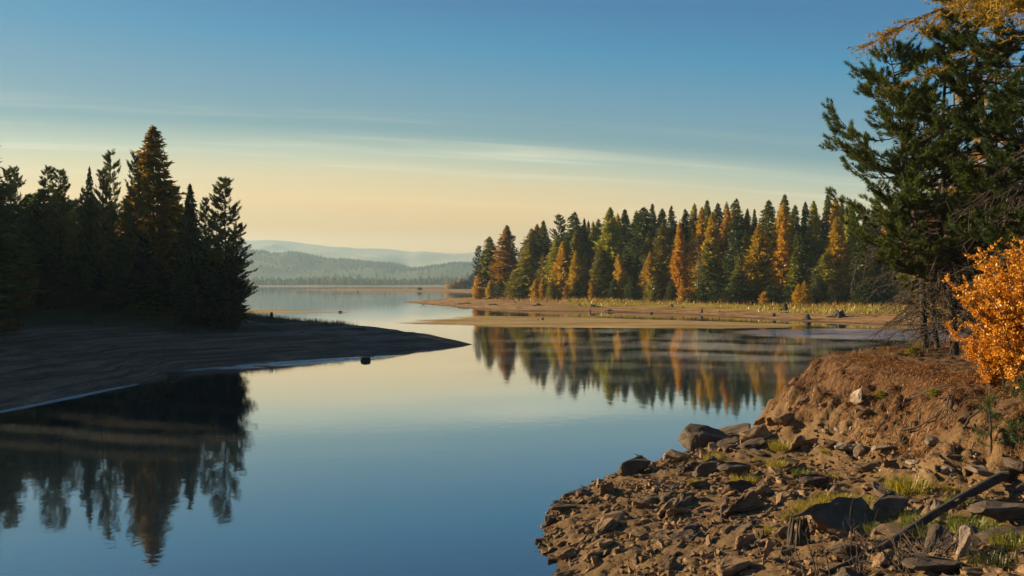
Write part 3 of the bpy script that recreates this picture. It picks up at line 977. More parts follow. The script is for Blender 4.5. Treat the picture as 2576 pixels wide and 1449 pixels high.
for X, Y, w, k_, c, d, lab in LEFTT:
    x = px(X, d)
    z = float(left_h(np.array([x]), np.array([float(d)]))[0])
    H = CAMZ + (HY - Y) / F * d - z
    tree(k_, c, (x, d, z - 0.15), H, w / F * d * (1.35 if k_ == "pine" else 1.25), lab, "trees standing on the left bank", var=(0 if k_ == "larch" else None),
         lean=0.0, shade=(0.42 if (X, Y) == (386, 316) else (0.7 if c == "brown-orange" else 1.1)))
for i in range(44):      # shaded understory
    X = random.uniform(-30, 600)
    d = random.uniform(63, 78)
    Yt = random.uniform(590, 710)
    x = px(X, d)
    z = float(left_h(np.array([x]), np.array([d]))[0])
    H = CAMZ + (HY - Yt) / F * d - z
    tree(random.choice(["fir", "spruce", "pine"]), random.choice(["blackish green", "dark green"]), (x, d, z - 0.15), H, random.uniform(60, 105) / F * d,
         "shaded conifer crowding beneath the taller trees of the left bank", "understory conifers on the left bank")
for X, Y, w, h_, c, lab in [(372, 788, 60, 40, "yellow-green", "dull yellow leafy shrub at the foot of the left bank trees"), (415, 790, 36, 24, "olive", "low olive shrub right of the yellow shrub"),
                            (330, 792, 30, 30, "olive", "dim low shrub left of the yellow shrub"), (548, 790, 40, 26, "brown-orange", "small rusty shrub below the end pine"), (20, 830, 60, 30, "brown-orange", "dim brown shrub at the left edge of the bank")]:
    p = hit(X, Y + 3, left_h, 40, 90)
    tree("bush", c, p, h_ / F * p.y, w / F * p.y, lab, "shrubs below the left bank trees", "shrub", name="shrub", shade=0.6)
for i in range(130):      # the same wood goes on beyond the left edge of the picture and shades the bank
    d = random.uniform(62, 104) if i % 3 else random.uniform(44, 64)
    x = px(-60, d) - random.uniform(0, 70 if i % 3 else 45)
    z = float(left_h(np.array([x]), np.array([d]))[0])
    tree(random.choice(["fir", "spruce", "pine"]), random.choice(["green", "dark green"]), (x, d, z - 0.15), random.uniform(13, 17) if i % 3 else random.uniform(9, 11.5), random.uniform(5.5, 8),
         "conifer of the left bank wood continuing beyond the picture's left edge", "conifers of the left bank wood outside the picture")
for i in range(34):
    d = random.uniform(80, 94)
    x = random.uniform(-54, -34)
    z = float(left_h(np.array([x]), np.array([d]))[0])
    if z < 0.6: continue
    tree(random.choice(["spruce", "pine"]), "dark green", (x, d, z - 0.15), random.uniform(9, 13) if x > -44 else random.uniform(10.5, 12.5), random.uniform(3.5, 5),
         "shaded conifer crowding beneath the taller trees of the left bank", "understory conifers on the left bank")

# ------------------------------------------------------------------ far-shore trees
fc = [crown_mesh("far_conifer", conifer(20, 3.6, 110, 200 + i, 1.9, base=.05, power=.65, droop=.3, per=5)[0], MAT_NEEDLE) for i in range(3)]
k = 0
for i in range(150):
    X = 630 + (1195 - 630) * (i + random.random() * 0.9) / 150
    d = FARY + random.uniform(55, 110)
    x = px(X, d)
    Yt = 697 + random.gauss(0, 3) + 4 * math.sin(X * 0.02) - (5 if random.random() < 0.2 else 0)
    H = (HY - Yt) / F * d + CAMZ - 3
    o = link("far_conifer", random.choice(fc), None, (x, d, 2.0))
    s = H / 20
    o.scale = (s * random.uniform(.8, 1.3), s, s)
    o.rotation_euler[2] = random.uniform(0, 6)
    c = COLS[random.choice(["dark green", "dark green", "green", "blackish green", "olive"] if random.random() > .04 else ["olive"])]
    o.color = (*c, 1)
    tag(o, "small hazy conifer in the tree line along the far shore", "tree", "conifers lining the far shore")
BT = [(1186, 690, 26, "fir", "dark green", "hazy dark fir clump behind the sandbar"), (1158, 699, 20, "larch", "orange", "small bright orange larch behind the sandbar"), (1170, 702, 18, "fir", "olive", "olive fir right of the small orange larch on the sandbar"),
      (1145, 706, 20, "bush", "yellow-green", "yellowish shrub left of the small orange larch"), (1130, 712, 22, "bush", "gold", "golden low shrub at the left end of the sandbar thicket"), (1152, 716, 22, "bush", "olive", "dark rounded shrub in front of the small orange larch"),
      (1180, 712, 24, "bush", "brown-orange", "rusty low shrub at the right end of the sandbar thicket"), (1055, 722, 26, "bush", "olive", "flat olive shrub far out on the sandbar")]
for X, Y, w, k_, c, lab in BT:
    d = 600.0 if X > 1100 else 560.0
    x = px(X, d)
    z = 1.2
    tree(k_, c, (x, d, z - 0.3), CAMZ + (HY - Y) / F * d - z, w / F * d, lab, "trees and shrubs on the sandbar", "shrub" if k_ == "bush" else "tree")


# ------------------------------------------------------------------ near trees on the right bank
def fz(x, y): return float(fore_h(np.array([float(x)]), np.array([float(y)]))[0])


def near_tree(name, gen, X, d, leafmat, col, barkmat, label, cat="tree", zoff=-0.1, x=None):
    c, t = gen
    x = px(X, d) if x is None else x
    root = bpy.data.objects.new(name, None)
    COL.objects.link(root)
    root.location = (x, d, fz(x, d) + zoff)
    tag(root, label, cat, "trees on the foreground bank")
    o1 = link("crown", crown_mesh(name + "_crown", c, leafmat), root)
    o1.color = (*col, 1)
    link("trunk", mesh(name + "_trunk", t[0], t[1], barkmat, True), root)
    return root


near_tree("pine_tree", pine(10.2, 3.25, 88, 301, .24, 56, .14, base=.24, lean=(-1.25, 0), dead=90, twigs=10, nwid=.075, asym=(-1, 0, .12), thick=.011, deadlen=.8), 2333, 27.5, MAT_NEEDLE, (0.075, 0.108, 0.02), MAT_BARK,
          "left pine on the foreground bank, its clumpy boughs reaching over the lake")
near_tree("pine_tree", pine(9.2, 1.9, 46, 302, .26, 44, .135, base=.36, lean=(-.2, .2), dead=80, twigs=10, nwid=.075, thick=.009), 2362, 28.0, MAT_NEEDLE, (0.04, 0.056, 0.017), MAT_BARK,
          "thin middle pine between the two thicker trunks on the foreground bank")
near_tree("pine_tree", pine(11.0, 2.4, 46, 303, .24, 56, .14, base=.24, lean=(.25, 0), dead=100, twigs=10, nwid=.075, thick=.012), 2403, 26.2, MAT_NEEDLE, (0.075, 0.108, 0.02), MAT_BARK,
          "straight dark-trunked pine just left of the orange shrub")
near_tree("pine_tree", pine(12.3, 2.2, 40, 304, .24, 56, .14, base=.33, lean=(-1.5, 0), dead=100, twigs=10, nwid=.075, thick=.014), 2530, 25.0, MAT_NEEDLE, (0.06, 0.09, 0.018), MAT_BARK,
          "tall pine leaning left above the orange shrub, trunk bare and dark")
near_tree("pine_tree", pine(12.5, 2.8, 84, 305, .24, 56, .14, base=.25, dead=80, twigs=10, nwid=.075, thick=.012), 2600, 23.0, MAT_NEEDLE, (0.045, 0.075, 0.018), MAT_BARK,
          "dense dark green pine cut by the photo's right edge")
near_tree("pine_tree", pine(6.2, 2.4, 34, 306, .26, 44, .135, base=.2, dead=100, twigs=10, nwid=.075, thick=.012), 2480, 31.0, MAT_NEEDLE, (0.03, 0.045, 0.016), MAT_BARK,
          "shorter shaded pine behind the leaning pine")


def larch_near(H, Rad, nbr, seed, base, droop, asym=None, dens=1.0, zmin=0):
    """long drooping boughs with hanging side shoots set with soft needle sprays"""
    r = np.random.default_rng(seed)
    zz = np.linspace(0, 1, 10)
    C = np.stack([0 * zz, 0 * zz, zz * H - 0.2 * (zz == 0)], -1)
    parts = [tube(C, H * 0.011 * (1 - zz) + 0.02, 8)]
    P, D = [], []
    for k in range(nbr):
        t = base + (1 - base) * (k + r.random()) / nbr
        u = (t - base) / (1 - base)
        az = r.uniform(0, 6.283)
        L = Rad * (1 - u) ** 0.75 * r.uniform(0.7, 1.1) + 0.3
        if asym:
            L *= 1 + asym[2] * max(0, math.cos(az - math.atan2(asym[1], asym[0]))) ** 2
        q = np.linspace(0, 1, 8)
        kink = np.cumsum(r.normal(0, 0.018 * L, (8, 3)), 0); kink -= kink[0]
        B = np.stack([math.cos(az) * L * q, math.sin(az) * L * q, t * H + L * (0.12 * q - droop * q ** 2 + 0.12 * q ** 4)], -1) + kink
        parts.append(tube(B, 0.035 * (1 - q) * (L / 3) + 0.006, 4))
        nt = int(L * 13 * dens)
        for j in range(nt):
            s = r.uniform(0.12, 1)
            p0 = np.array([np.interp(s, q, B[:, i]) for i in range(3)])
            sa = r.choice([-1, 1]) * r.uniform(0.35, 1.1)
            tl = L * r.uniform(0.10, 0.26) * (1.25 - 0.6 * s)
            dd = np.array([math.cos(az + sa), math.sin(az + sa), r.uniform(-0.55, 0.15)])
            p2 = p0 + dd * tl + np.array([0, 0, -tl * 0.15])
            parts.append(tube(np.array([p0, (p0 + p2) / 2 + np.array([0, 0, tl * 0.06]), p2]), np.array([.008, .005, .002]), 3))
            m = max(4, int(tl * 42))
            e = r.random(m)[:, None]
            P.append(p0 + (p2 - p0) * e + r.normal(0, .012, (m, 3)))
            dv = np.tile(dd, (m, 1)) * 0.7 + r.normal(0, 0.75, (m, 3))
            D.append(dv)
    P, D = np.concatenate(P), np.concatenate(D)
    D /= np.linalg.norm(D, axis=1)[:, None]
    n = len(P)
    S = r.uniform(.07, .15, n)
    up = r.normal(0, 1, (n, 3)); Lt = np.cross(D, up); Lt /= np.linalg.norm(Lt, axis=1)[:, None]
    V = np.stack([P - Lt * .017, P + Lt * .017, P + D * S[:, None]], 1).reshape(-1, 3)
    return (V, np.arange(len(V)).reshape(-1, 3)), join(parts)


near_tree("larch_tree", larch_near(17.5, 4.9, 54, 401, .55, .38, asym=(-1, 0, .25), dens=1.1), 2640, 23.5, MAT_LARCH, (0.34, 0.22, 0.022), MAT_BARK,
          "golden larch whose long drooping boughs hang in from the top right")
near_tree("larch_tree", larch_near(15.0, 3.6, 74, 402, .12, .3, dens=1.1), 2455, 34.0, MAT_LARCH, (0.56, 0.33, 0.02), MAT_BARK,
          "bright golden larch glowing behind the leaning pine", x=px(2455, 34.0))
for Xn, dn, sd_, Hn, labn in [(2475, 34.0, 311, 5.6, "low dark pine in the shade behind the near trunks, left one"), (2535, 32.0, 312, 6.6, "dark bushy pine behind the orange shrub"), (2600, 33.0, 313, 6.0, "dark low pine behind the shrub, cut by the right edge")]:
    near_tree("pine_tree", pine(Hn, 2.6, 60, sd_, .26, 40, .17, base=.08, dead=20, twigs=9, nwid=.075, thick=.012), Xn, dn, MAT_NEEDLE, (0.04, 0.062, 0.018), MAT_BARK, labn)
near_tree("larch_tree", larch_near(12.5, 2.6, 60, 404, .1, .3, dens=1.0), 2505, 30.0, MAT_LARCH, (0.56, 0.32, 0.02), MAT_BARK,
          "golden larch filling the gap just behind the two right pines", x=px(2505, 30.0))
near_tree("larch_tree", larch_near(11.0, 2.3, 50, 405, .1, .3, dens=1.0), 2400, 32.5, MAT_LARCH, (0.42, 0.26, 0.02), MAT_BARK,
          "slender golden larch showing between the near pine trunks", x=px(2400, 32.5))
near_tree("larch_tree", larch_near(15.0, 3.3, 50, 403, .16, .3, dens=.9), 2580, 41.0, MAT_LARCH, (0.46, 0.27, 0.02), MAT_BARK,
          "golden larch farther back near the photo's right edge")

# orange shrub
r = np.random.default_rng(55)
stems, LP, LD = [], [], []
for k in range(46):
    az, tilt = r.uniform(0, 6.28), r.uniform(0.05, 0.75)
    L = r.uniform(1.9, 3.5)
    q = np.linspace(0, 1, 7)
    sp = math.sin(tilt) * L * 0.8
    B = np.stack([math.cos(az) * sp * q ** 1.3, math.sin(az) * sp * q ** 1.3, L * math.cos(tilt) * (q - 0.15 * q ** 3)], -1) + np.cumsum(r.normal(0, .03, (7, 3)), 0) + r.normal(0, .12, 3) * [1, 1, 0]
    B[0, 2] = -0.1
    stems.append(tube(B, 0.018 * (1 - q) + 0.004, 4))
    for j in range(22):
        s = r.uniform(0.12, 1.0)
        p0 = np.array([np.interp(s, q, B[:, i]) for i in range(3)])
        dd = r.normal(0, 1, 3); dd[2] = abs(dd[2]) * 0.6 + 0.15; dd /= np.linalg.norm(dd)
        tl = r.uniform(.2, .55)
        p2 = p0 + dd * tl
        stems.append(tube(np.array([p0, p2]), np.array([.005, .002]), 3))
        m = 44
        e = r.random((m, 1))
        LP.append(p0 + (p2 - p0) * e)
        LD.append(dd * 0.6 + r.normal(0, 0.7, (m, 3)))
LP, LD = np.concatenate(LP), np.concatenate(LD)
LD /= np.linalg.norm(LD, axis=1)[:, None]
n = len(LP)
up = r.normal(0, 1, (n, 3)); Lt = np.cross(LD, up); Lt /= np.linalg.norm(Lt, axis=1)[:, None]
S = r.uniform(.045, .085, n)[:, None]
V = np.stack([LP, LP + LD * S * .5 + Lt * S * .22, LP + LD * S, LP + LD * S * .5 - Lt * S * .22], 1).reshape(-1, 3)
leafm = crown_mesh("orange_leaves", (V, np.arange(4 * n).reshape(-1, 4)), MAT_LEAF, 4)
st = join(stems)
stemm = mesh("shrub_stems", *st, MAT_TWIG)
for X, Y, d, s, lab, col in [(2578, 995, 17.6, 1.12, "tall bright orange leafy shrub on the foreground bank's edge", (0.60, 0.28, 0.012)), (2500, 975, 18.4, .6, "lower orange shrub touching the left side of the tall one", (0.58, 0.26, 0.012)),
                             (2640, 960, 19.0, 1.15, "orange shrub cut by the right edge behind the tall one", (0.56, 0.26, 0.014))]:
    x = px(X, d)
    root = bpy.data.objects.new("orange_shrub", None)
    COL.objects.link(root)
    root.location = (x, d, fz(x, d) - .05)
    root.scale = (s, s, s)
    root.rotation_euler[2] = X
    tag(root, lab, "shrub", "orange shrubs on the foreground bank")
    o1 = link("leaves", leafm, root); o1.color = (*col, 1)
    link("stems", stemm, root)

# ------------------------------------------------------------------ rocks
import bmesh


def rock_mesh(name, seed, mat, dims=(1, .62, .34), npts=16, sub=2, rough=0.035):
    r_ = random.Random(seed)
    bm = bmesh.new()
    for i in range(npts):
        while True:
            p = Vector([r_.uniform(-1, 1) for _ in range(3)])
            if max(abs(p.x), abs(p.y), abs(p.z)) > .72: break
        bm.verts.new((p.x * dims[0] / 2, p.y * dims[1] / 2, p.z * dims[2] / 2))
    res = bmesh.ops.convex_hull(bm, input=bm.verts[:])
    for v in [v for v in bm.verts if not v.link_faces]: bm.verts.remove(v)
    if sub:
        bmesh.ops.bevel(bm, geom=bm.edges[:], offset=0.025, segments=1, affect="EDGES")
        bmesh.ops.triangulate(bm, faces=bm.faces[:])
        bmesh.ops.subdivide_edges(bm, edges=[e for e in bm.edges if e.calc_length() > .12], cuts=sub, use_grid_fill=True)
        bmesh.ops.triangulate(bm, faces=bm.faces[:])
        co = np.array([v.co for v in bm.verts])
        nz = fbm(co[:, 0] * 5 + seed, co[:, 1] * 5 + co[:, 2] * 3, 3, co[:, 2] * 9)
        st_ = np.round(co[:, 2] / dims[2] * 7) % 2 * 0.012
        bm.normal_update()
        for v, q, s_ in zip(bm.verts, nz, st_): v.co += v.normal * (q * rough * 2 - s_)
    me_ = bpy.data.meshes.new(name)
    bm.to_mesh(me_); bm.free()
    me_.materials.append(mat)
    return me_


def mset(mat, s0):
    return [rock_mesh("slab_rock", s0 + i, mat, dims=[(1, .6, .3), (1, .5, .42), (1, .75, .5), (1, .42, .26), (1, .7, .62)][i % 5], npts=[11, 14, 18, 12, 20][i % 5]) for i in range(10)]


RK = mset(MAT_ROCK, 500)
RKD = mset(MAT_DARKROCK, 520)
RKP = mset(MAT_PALE, 540)


def rock(X, Y, w, h_, label, mats=RK, var=0, yaw=None, tilt=(0.25, 0.1), group="rocks on the foreground shore", up=False, sink=.3, name="rock"):
    """X, Y centre of the rock and its size in 2576-px picture units"""
    p = hit(X, Y + h_ * .42, fore_h, 5, 30)
    width = w / F * p.y
    height = h_ / F * p.y
    me_ = mats[var]
    dz = max(v.co.z for v in me_.vertices) - min(v.co.z for v in me_.vertices)
    o_ = link(name, me_)
    yaw = random.uniform(.5, 1.0) if yaw is None else yaw
    if up:
        o_.scale = (height * 1.15, width * 1.25, width * 1.5)
        o_.rotation_euler = (0.2, -1.15, yaw)
    else:
        sl_ = width * 1.5 / (abs(math.cos(yaw)) + .45 * abs(math.sin(yaw)))
        o_.scale = (sl_, sl_ * 1.05, height / dz * 1.0)
        o_.rotation_euler = (tilt[0], -tilt[1], yaw)
    o_.location = p + Vector((0, width * .2, height * (.5 - sink * .5)))
    tag(o_, label, "rock", group)
    return o_


v7 = lambda x, y: (1352.3 + .3491 * x, 943.5 + .3491 * y)
v8 = lambda x, y: (1947.4 + .3491 * x, 943.5 + .3491 * y)
G = .3491
big = [
    (v7, 1245, 440, 330, 190, "largest dark boulder at the water's edge, rounded, left of a grass tuft", RKD, 4, .2), (v7, 1410, 375, 250, 115, "dark boulder lying right behind the largest boulder", RKD, 2, .1),
    (v7, 1590, 435, 230, 100, "sunlit flat slab right of the two dark boulders", RK, 0, .5), (v7, 1740, 340, 180, 80, "brown slab on the crest against the forest reflection", RK, 3, .4),
    (v7, 1620, 345, 130, 60, "small pointed slab on the crest left of the grass", RK, 1, .3), (v7, 1570, 505, 150, 70, "angular block under the sunlit flat slab", RKD, 2, .3),
    (v7, 705, 665, 220, 125, "dark peaked slab alone at the water's edge, middle of the shore", RKD, 1, .5), (v7, 1010, 590, 160, 90, "ochre-faced slab below the largest boulder by the water", RK, 4, .5),
    (v7, 335, 850, 95, 62, "small dark block standing at the waterline of the lower shore", RKD, 4, .2), (v7, 500, 830, 130, 105, "upright ochre slab near the waterline", RK, 3, .9),
    (v7, 180, 970, 190, 80, "flat rock at the leftmost corner of the shore", RKD, 0, .3), (v7, 95, 1040, 66, 80, "dark block overhanging the water at the leftmost point", RKD, 2, .1),
    (v7, 1240, 680, 200, 120, "dark triangular slab below the first grass tuft", RKD, 1, .5), (v7, 1390, 700, 230, 120, "long dark tilted slab left of the middle grass tuft", RKD, 0, .7),
    (v7, 1480, 810, 190, 80, "dark slab just under the middle grass tuft", RKD, 3, .6), (v7, 1170, 800, 140, 60, "brown wedge slab in the middle of the stony slope", RK, 3, .5),
    (v7, 1075, 870, 95, 95, "blocky upright brown stone in the middle of the slope", RK, 2, .2), (v7, 835, 885, 95, 52, "small dark block on the upper stony slope", RKD, 4, .2),
    (v7, 950, 890, 90, 80, "dark squat stone left of the blocky upright one", RKD, 2, .5), (v7, 930, 968, 180, 80, "sunlit orange-brown slab in the middle of the slope", RK, 1, .6),
    (v7, 1485, 965, 350, 115, "longest sunlit slab lying across the slope", RK, 3, .75), (v7, 735, 1160, 115, 68, "rounded loaf-shaped stone low on the slope", RK, 4, .5),
    (v7, 470, 1225, 115, 80, "angular brown stone near the lower waterline", RK, 2, .6), (v7, 210, 1300, 140, 60, "flat stone at the lower waterline", RK, 0, .4),
    (v7, 1380, 1395, 240, 130, "large ridged slab at the photo's bottom edge, left of the twigs", RK, 2, .5), (v7, 955, 1390, 160, 80, "brown slab at the bottom edge of the photo, left of the ridged one", RK, 0, .7),
    (v7, 1480, 1230, 130, 90, "tilted brown slab above the ridged bottom slab", RK, 3, .8), (v7, 750, 930, 110, 80, "squat pale-brown stone on the stony slope", RK, 4, .6),
    (v7, 1100, 1110, 120, 60, "brown stone in the loose rubble under the longest slab", RKD, 1, .6), (v7, 1620, 840, 170, 70, "flat slab sunk in dirt right of the middle tuft", RK, 0, .5),
    (v8, 560, 540, 95, 75, "round dull stone leaning on the pale block", RKP, 2, .3), (v8, 490, 520, 80, 45, "small rounded stone at the embankment's foot", RKP, 4, .3),
    (v8, 420, 505, 95, 60, "brown stone at the left of the embankment's foot", RK, 4, .3), (v8, 285, 490, 150, 60, "long brown slab at the left end of the embankment's foot", RK, 3, .3),
    (v8, 700, 672, 180, 58, "flat brown slab lying on the dirt track", RK, 0, .1), (v8, 860, 650, 150, 62, "slanted brown slab right of the flat track slab", RK, 3, .5),
    (v8, 780, 522, 130, 70, "stone jutting out of the embankment's foot", RKP, 1, .2), (v8, 655, 265, 100, 90, "brown boulder set in the embankment below the pale one", RK, 4, .3),
    (v8, 160, 500, 150, 100, "big brown slab right of the yellow grass on the crest", RK, 1, .6), (v8, 90, 320, 180, 85, "light brown slab on the crest at the embankment's start", RK, 0, .4),
    (v8, 270, 780, 200, 100, "dark slab above the big yellow-green grass patch", RKD, 0, .5), (v8, 165, 690, 170, 75, "flat slab with small grass in front of the crest", RK, 3, .4),
    (v8, 535, 1030, 470, 240, "biggest dark slab, below the yellow-green grass patch", RKD, 3, .55), (v8, 840, 965, 290, 190, "dark rock right of the biggest slab", RKD, 1, .5),
    (v8, 1640, 1020, 400, 190, "broad dark slab right of the fallen log", RKD, 0, .2), (v8, 880, 1150, 230, 100, "rounded brown rock half under the fallen log", RK, 4, .2),
    (v8, 490, 1275, 190, 90, "brown rock behind the bare twigs at the bottom", RK, 2, .4), (v8, 320, 1020, 140, 110, "brown slab just right of the broken stump", RK, 1, .6),
    (v8, 1385, 695, 75, 75, "brown cornered stone at the embankment's foot above the log", RK, 2, .5), (v8, 1240, 700, 60, 50, "pale round cobble at the embankment's foot", RKP, 4, .5),
    (v8, 1010, 640, 85, 50, "tan stone in the cobbles below the embankment", RKP, 2, .5), (v8, 1700, 720, 150, 110, "grey-brown boulder set in the right end of the embankment", RKD, 4, .3),
    (v8, 60, 1150, 120, 80, "brown rock at the left foot of the broken stump", RK, 0, .4), (v8, 1700, 1180, 260, 110, "dark rock in deep shade at the right edge", RKD, 2, .3),
    (v8, 1120, 1390, 340, 110, "dark flat rock at the bottom edge under the twigs", RKD, 0, .2)]
for f_, x_, y_, w_, h_, lab, ms, var, yaw in big:
    X, Y = f_(x_, y_)
    rock(X, Y, w_ * G, h_ * G, lab, ms, var, yaw, tilt=(random.uniform(.0, .2), random.uniform(.0, .2)))
for f_, x_, y_, w_, h_, lab, ms, var in [(v8, 625, 555, 90, 110, "pale square block standing at the embankment's foot", RKP, 4), (v8, 1210, 985, 190, 160, "pale slab tilted up against the fallen log", RKP, 0),
                                         (v8, 1390, 1215, 170, 270, "tall pale-sided pointed slab standing below the log", RKP, 3), (v8, 612, 150, 100, 130, "big pale rock embedded high in the embankment", RKP, 2),
                                         (v7, 1660, 1285, 150, 190, "tall tilted brown slab at the lower right of the rubble", RK, 3)]:
    X, Y = f_(x_, y_)
    rock(X, Y, w_ * G, h_ * G, lab, ms, var, .6, up=True)

LANDM = [(1785, 1097, "the largest dark boulder"), (1600, 1174, "the dark peaked waterline slab"), (1470, 1240, "the small waterline block"), (1869, 1278, "the longest sunlit slab"),
         (1680, 1280, "the sunlit orange-brown slab"), (1385, 1306, "the shore's leftmost point"), (1608, 1350, "the loaf-shaped stone"), (1834, 1430, "the ridged bottom slab"), (1480, 1410, "the lower left waterline"),
         (1932, 1390, "the tall tilted slab"), (2010, 1331, "the broken stump"), (2136, 1307, "the biggest dark slab"), (2130, 1262, "the big grass patch"), (2285, 1228, "the dense round tuft"),
         (2240, 1420, "the bare twig bush"), (2370, 1300, "the fallen log"), (2450, 1380, "the tall pale slab"), (2167, 1137, "the pale square block"), (1965, 1120, "the dry crest tuft"), (2050, 1200, "the flat grassy slab"), (1870, 1195, "the middle grass tuft")]
# medium stones one by one
placed, tries, USED = 0, 0, set()
while placed < 235:
    x, y = random.uniform(.6, 11), random.uniform(8.5, 25)
    z = fz(x, y)
    X, Y = CX + F * x / y, HY + F * (CAMZ - z) / y
    if z < -.02 or X > 2600 or Y > 1475 or X < 1360: continue
    s = float(sdist(np.array([x]), np.array([y]), PLAT)[0])
    if s > -.6: continue
    trk = abs(s + 1.8) < .8 and random.random() < .7
    if trk: continue
    w_ = random.uniform(.17, .36) * (1.9 if random.random() < .2 else 1)
    o = link("stone", random.choice(random.choice([RK, RK, RKD])))
    yaw = random.gauss(.85, .35)
    o.scale = (w_ * 1.45, w_ * random.uniform(.8, 1.2), w_ * random.uniform(.6, 1.05))
    o.rotation_euler = (random.gauss(.12, .18), random.gauss(-.1, .18), yaw)
    o.location = (x, y, z + w_ * .05)
    lm = min(LANDM, key=lambda q: (q[0] - X) ** 2 + (q[1] - Y) ** 2)
    dx_, dy_ = X - lm[0], Y - lm[1]
    side = ("right of" if dx_ > 0 else "left of") if abs(dx_) > abs(dy_) * 1.6 else ("below" if dy_ > 0 else "above")
    far_ = "just " if math.hypot(dx_, dy_) < 55 else ""
    size_ = "small" if w_ < .24 else ("medium" if w_ < .34 else "large")
    hue = "dark" if o.data.materials[0] is MAT_DARKROCK else "brown"
    form = "flat" if o.scale[2] < w_ * .75 else "chunky"
    lab = f"{size_} {hue} {form} stone {far_}{side} {lm[2]}"
    if lab in USED and tries < 4000:
        tries += 1
        bpy.data.objects.remove(o)
        continue
    USED.add(lab)
    tag(o, lab, "stone", "rubble stones of the foreground shore")
    placed += 1


# loose rubble: thousands of angular pieces
def hull_arrays(seed, dims, npts):
    me_ = rock_mesh("tmp", seed, MAT_ROCK, dims, npts, sub=0)
    me_.calc_loop_triangles()
    V_ = np.array([v.co for v in me_.vertices]); T_ = np.array([t.vertices for t in me_.loop_triangles])
    bpy.data.meshes.remove(me_)
    return V_, T_


HU = [hull_arrays(900 + i, [(1, .6, .3), (1, .5, .45), (1, .8, .6)][i % 3], 9) for i in range(12)]


def rubble(name, mat, n, size, accept, label, yawmu=.85):
    parts = []
    r_ = np.random.default_rng(abs(hash(name)) % 1000 if False else len(name))
    x = r_.uniform(.3, 11.8, n); y = 8 + 18.5 * r_.random(n)
    z = fore_h(x, y)
    s = sdist(x, y, PLAT)
    X = CX + F * x / y; Y = HY + F * (CAMZ - z) / y
    k = (z > -.04) & (X < 2620) & (Y < 1480) & (X > 1340) & accept(x, y, z, s, r_)
    x, y, z, s = x[k], y[k], z[k], s[k]
    for i in range(len(x)):
        V_, T_ = HU[i % 12]
        w_ = size[0] + (size[1] - size[0]) * r_.random() ** 3.8
        q = Matrix.Rotation(r_.normal(yawmu, .5), 3, "Z") @ Matrix.Rotation(r_.normal(0, .22), 3, "Y") @ Matrix.Rotation(r_.normal(.1, .25), 3, "X")
        Vr = (V_ * np.array([w_ * 1.2, w_ * r_.uniform(.6, 1.1), w_ * r_.uniform(.6, 1.2)])) @ np.array(q).T + np.array([x[i], y[i], z[i] + w_ * .08])
        parts.append((Vr, T_))
    V_, F_ = join(parts)
    o_ = link(name, mesh(name, V_, F_, mat))
    tag(o_, label, "rubble", kind="stuff")


rub = M("rubble_stone")
pv = rub.vec()
c_ = rub.ramp(rub.noise(pv, 9, 3, .7), [(.3, (.055, .035, .02)), (.5, (.155, .098, .05)), (.7, (.30, .19, .10))])
RUBM = rub.surf(rub.node("ShaderNodeBsdfPrincipled", {"Base Color": c_, "Roughness": .88, "Specular IOR Level": .2, "Normal": rub.bump(rub.noise(pv, 40, 4), .6, .01)}).outputs[0])
rubble("loose_rubble", RUBM, 46000, (.02, .27), lambda x, y, z, s, r_: (s < -1.0) & (r_.random(len(x)) < .25 + 1.6 * (vnoise(x * .9, y * .9) + .28) * smooth(-1.0, -3.5, s)),
       "loose angular brown rubble strewn over the foreground shore")
rubble("foot_cobbles", MAT_PALE, 9000, (.04, .16), lambda x, y, z, s, r_: (s > -1.9) & (s < -.75) & (y < 22) & (r_.random(len(x)) < .8),
       "small rounded cobbles lying along the embankment's foot", 0.4)

# duff of needles, rootlets and dry grass over the embankment
r = np.random.default_rng(21)
n = 80000
x = r.uniform(8.3, 17, n); y = r.uniform(12.5, 29.5, n)
s = sdist(x, y, PLAT)
k = (s > -1.25) & (s < 2.6) & (CX + F * x / y < 2640) & (vnoise(x * 1.4, y * 1.4) + .5 * vnoise(x * 4, y * 4) > -.17)
x, y = x[k], y[k]; n = len(x)
z = fore_h(x, y)
e = .12
gxn, gyn = (fore_h(x + e, y) - z) / e, (fore_h(x, y + e) - z) / e
ang = r.uniform(0, 6.283, n)
L = r.uniform(.06, .22, n)
dx, dy = np.cos(ang), np.sin(ang)
down = np.stack([-gxn, -gyn], -1)
dn = np.linalg.norm(down, axis=1)[:, None] + .3
dx, dy = dx + down[:, 0] / dn[:, 0] * .8, dy + down[:, 1] / dn[:, 0] * .8
nn = np.hypot(dx, dy); dx /= nn; dy /= nn
sl_ = dx * gxn + dy * gyn
wv = r.uniform(.004, .009, n)
p0 = np.stack([x, y, z + .01], -1)
p1 = np.stack([x + dx * L * .5, y + dy * L * .5, z + sl_ * L * .5 + .02 + r.uniform(0, .06, n)], -1)
p2 = np.stack([x + dx * L, y + dy * L, z + sl_ * L + r.uniform(-.02, .05, n)], -1)
sd = np.stack([-dy, dx, 0 * dx], -1) * wv[:, None]
V = np.stack([p0 - sd, p0 + sd, p1 + sd, p1 - sd, p2], 1).reshape(-1, 3)
b5 = np.arange(n)[:, None] * 5
T = np.concatenate([b5 + [0, 1, 2], b5 + [0, 2, 3], b5 + [3, 2, 4]])
o = link("needle_duff", crown_mesh("needle_duff", (V, T), MAT_DUFF, 5))
o.color = (0.19, 0.093, 0.036, 1)
tag(o, "rusty needles, rootlets and dry grass matted over the embankment", "duff", kind="stuff")


# roots hanging out of the embankment
def polyobj(name, mat, lines, label, cat, group=None, k=5):
    o_ = link(name, mesh(name, *join([tube(p, rr, k) for p, rr in lines]), mat, True))
    return tag(o_, label, cat, group)


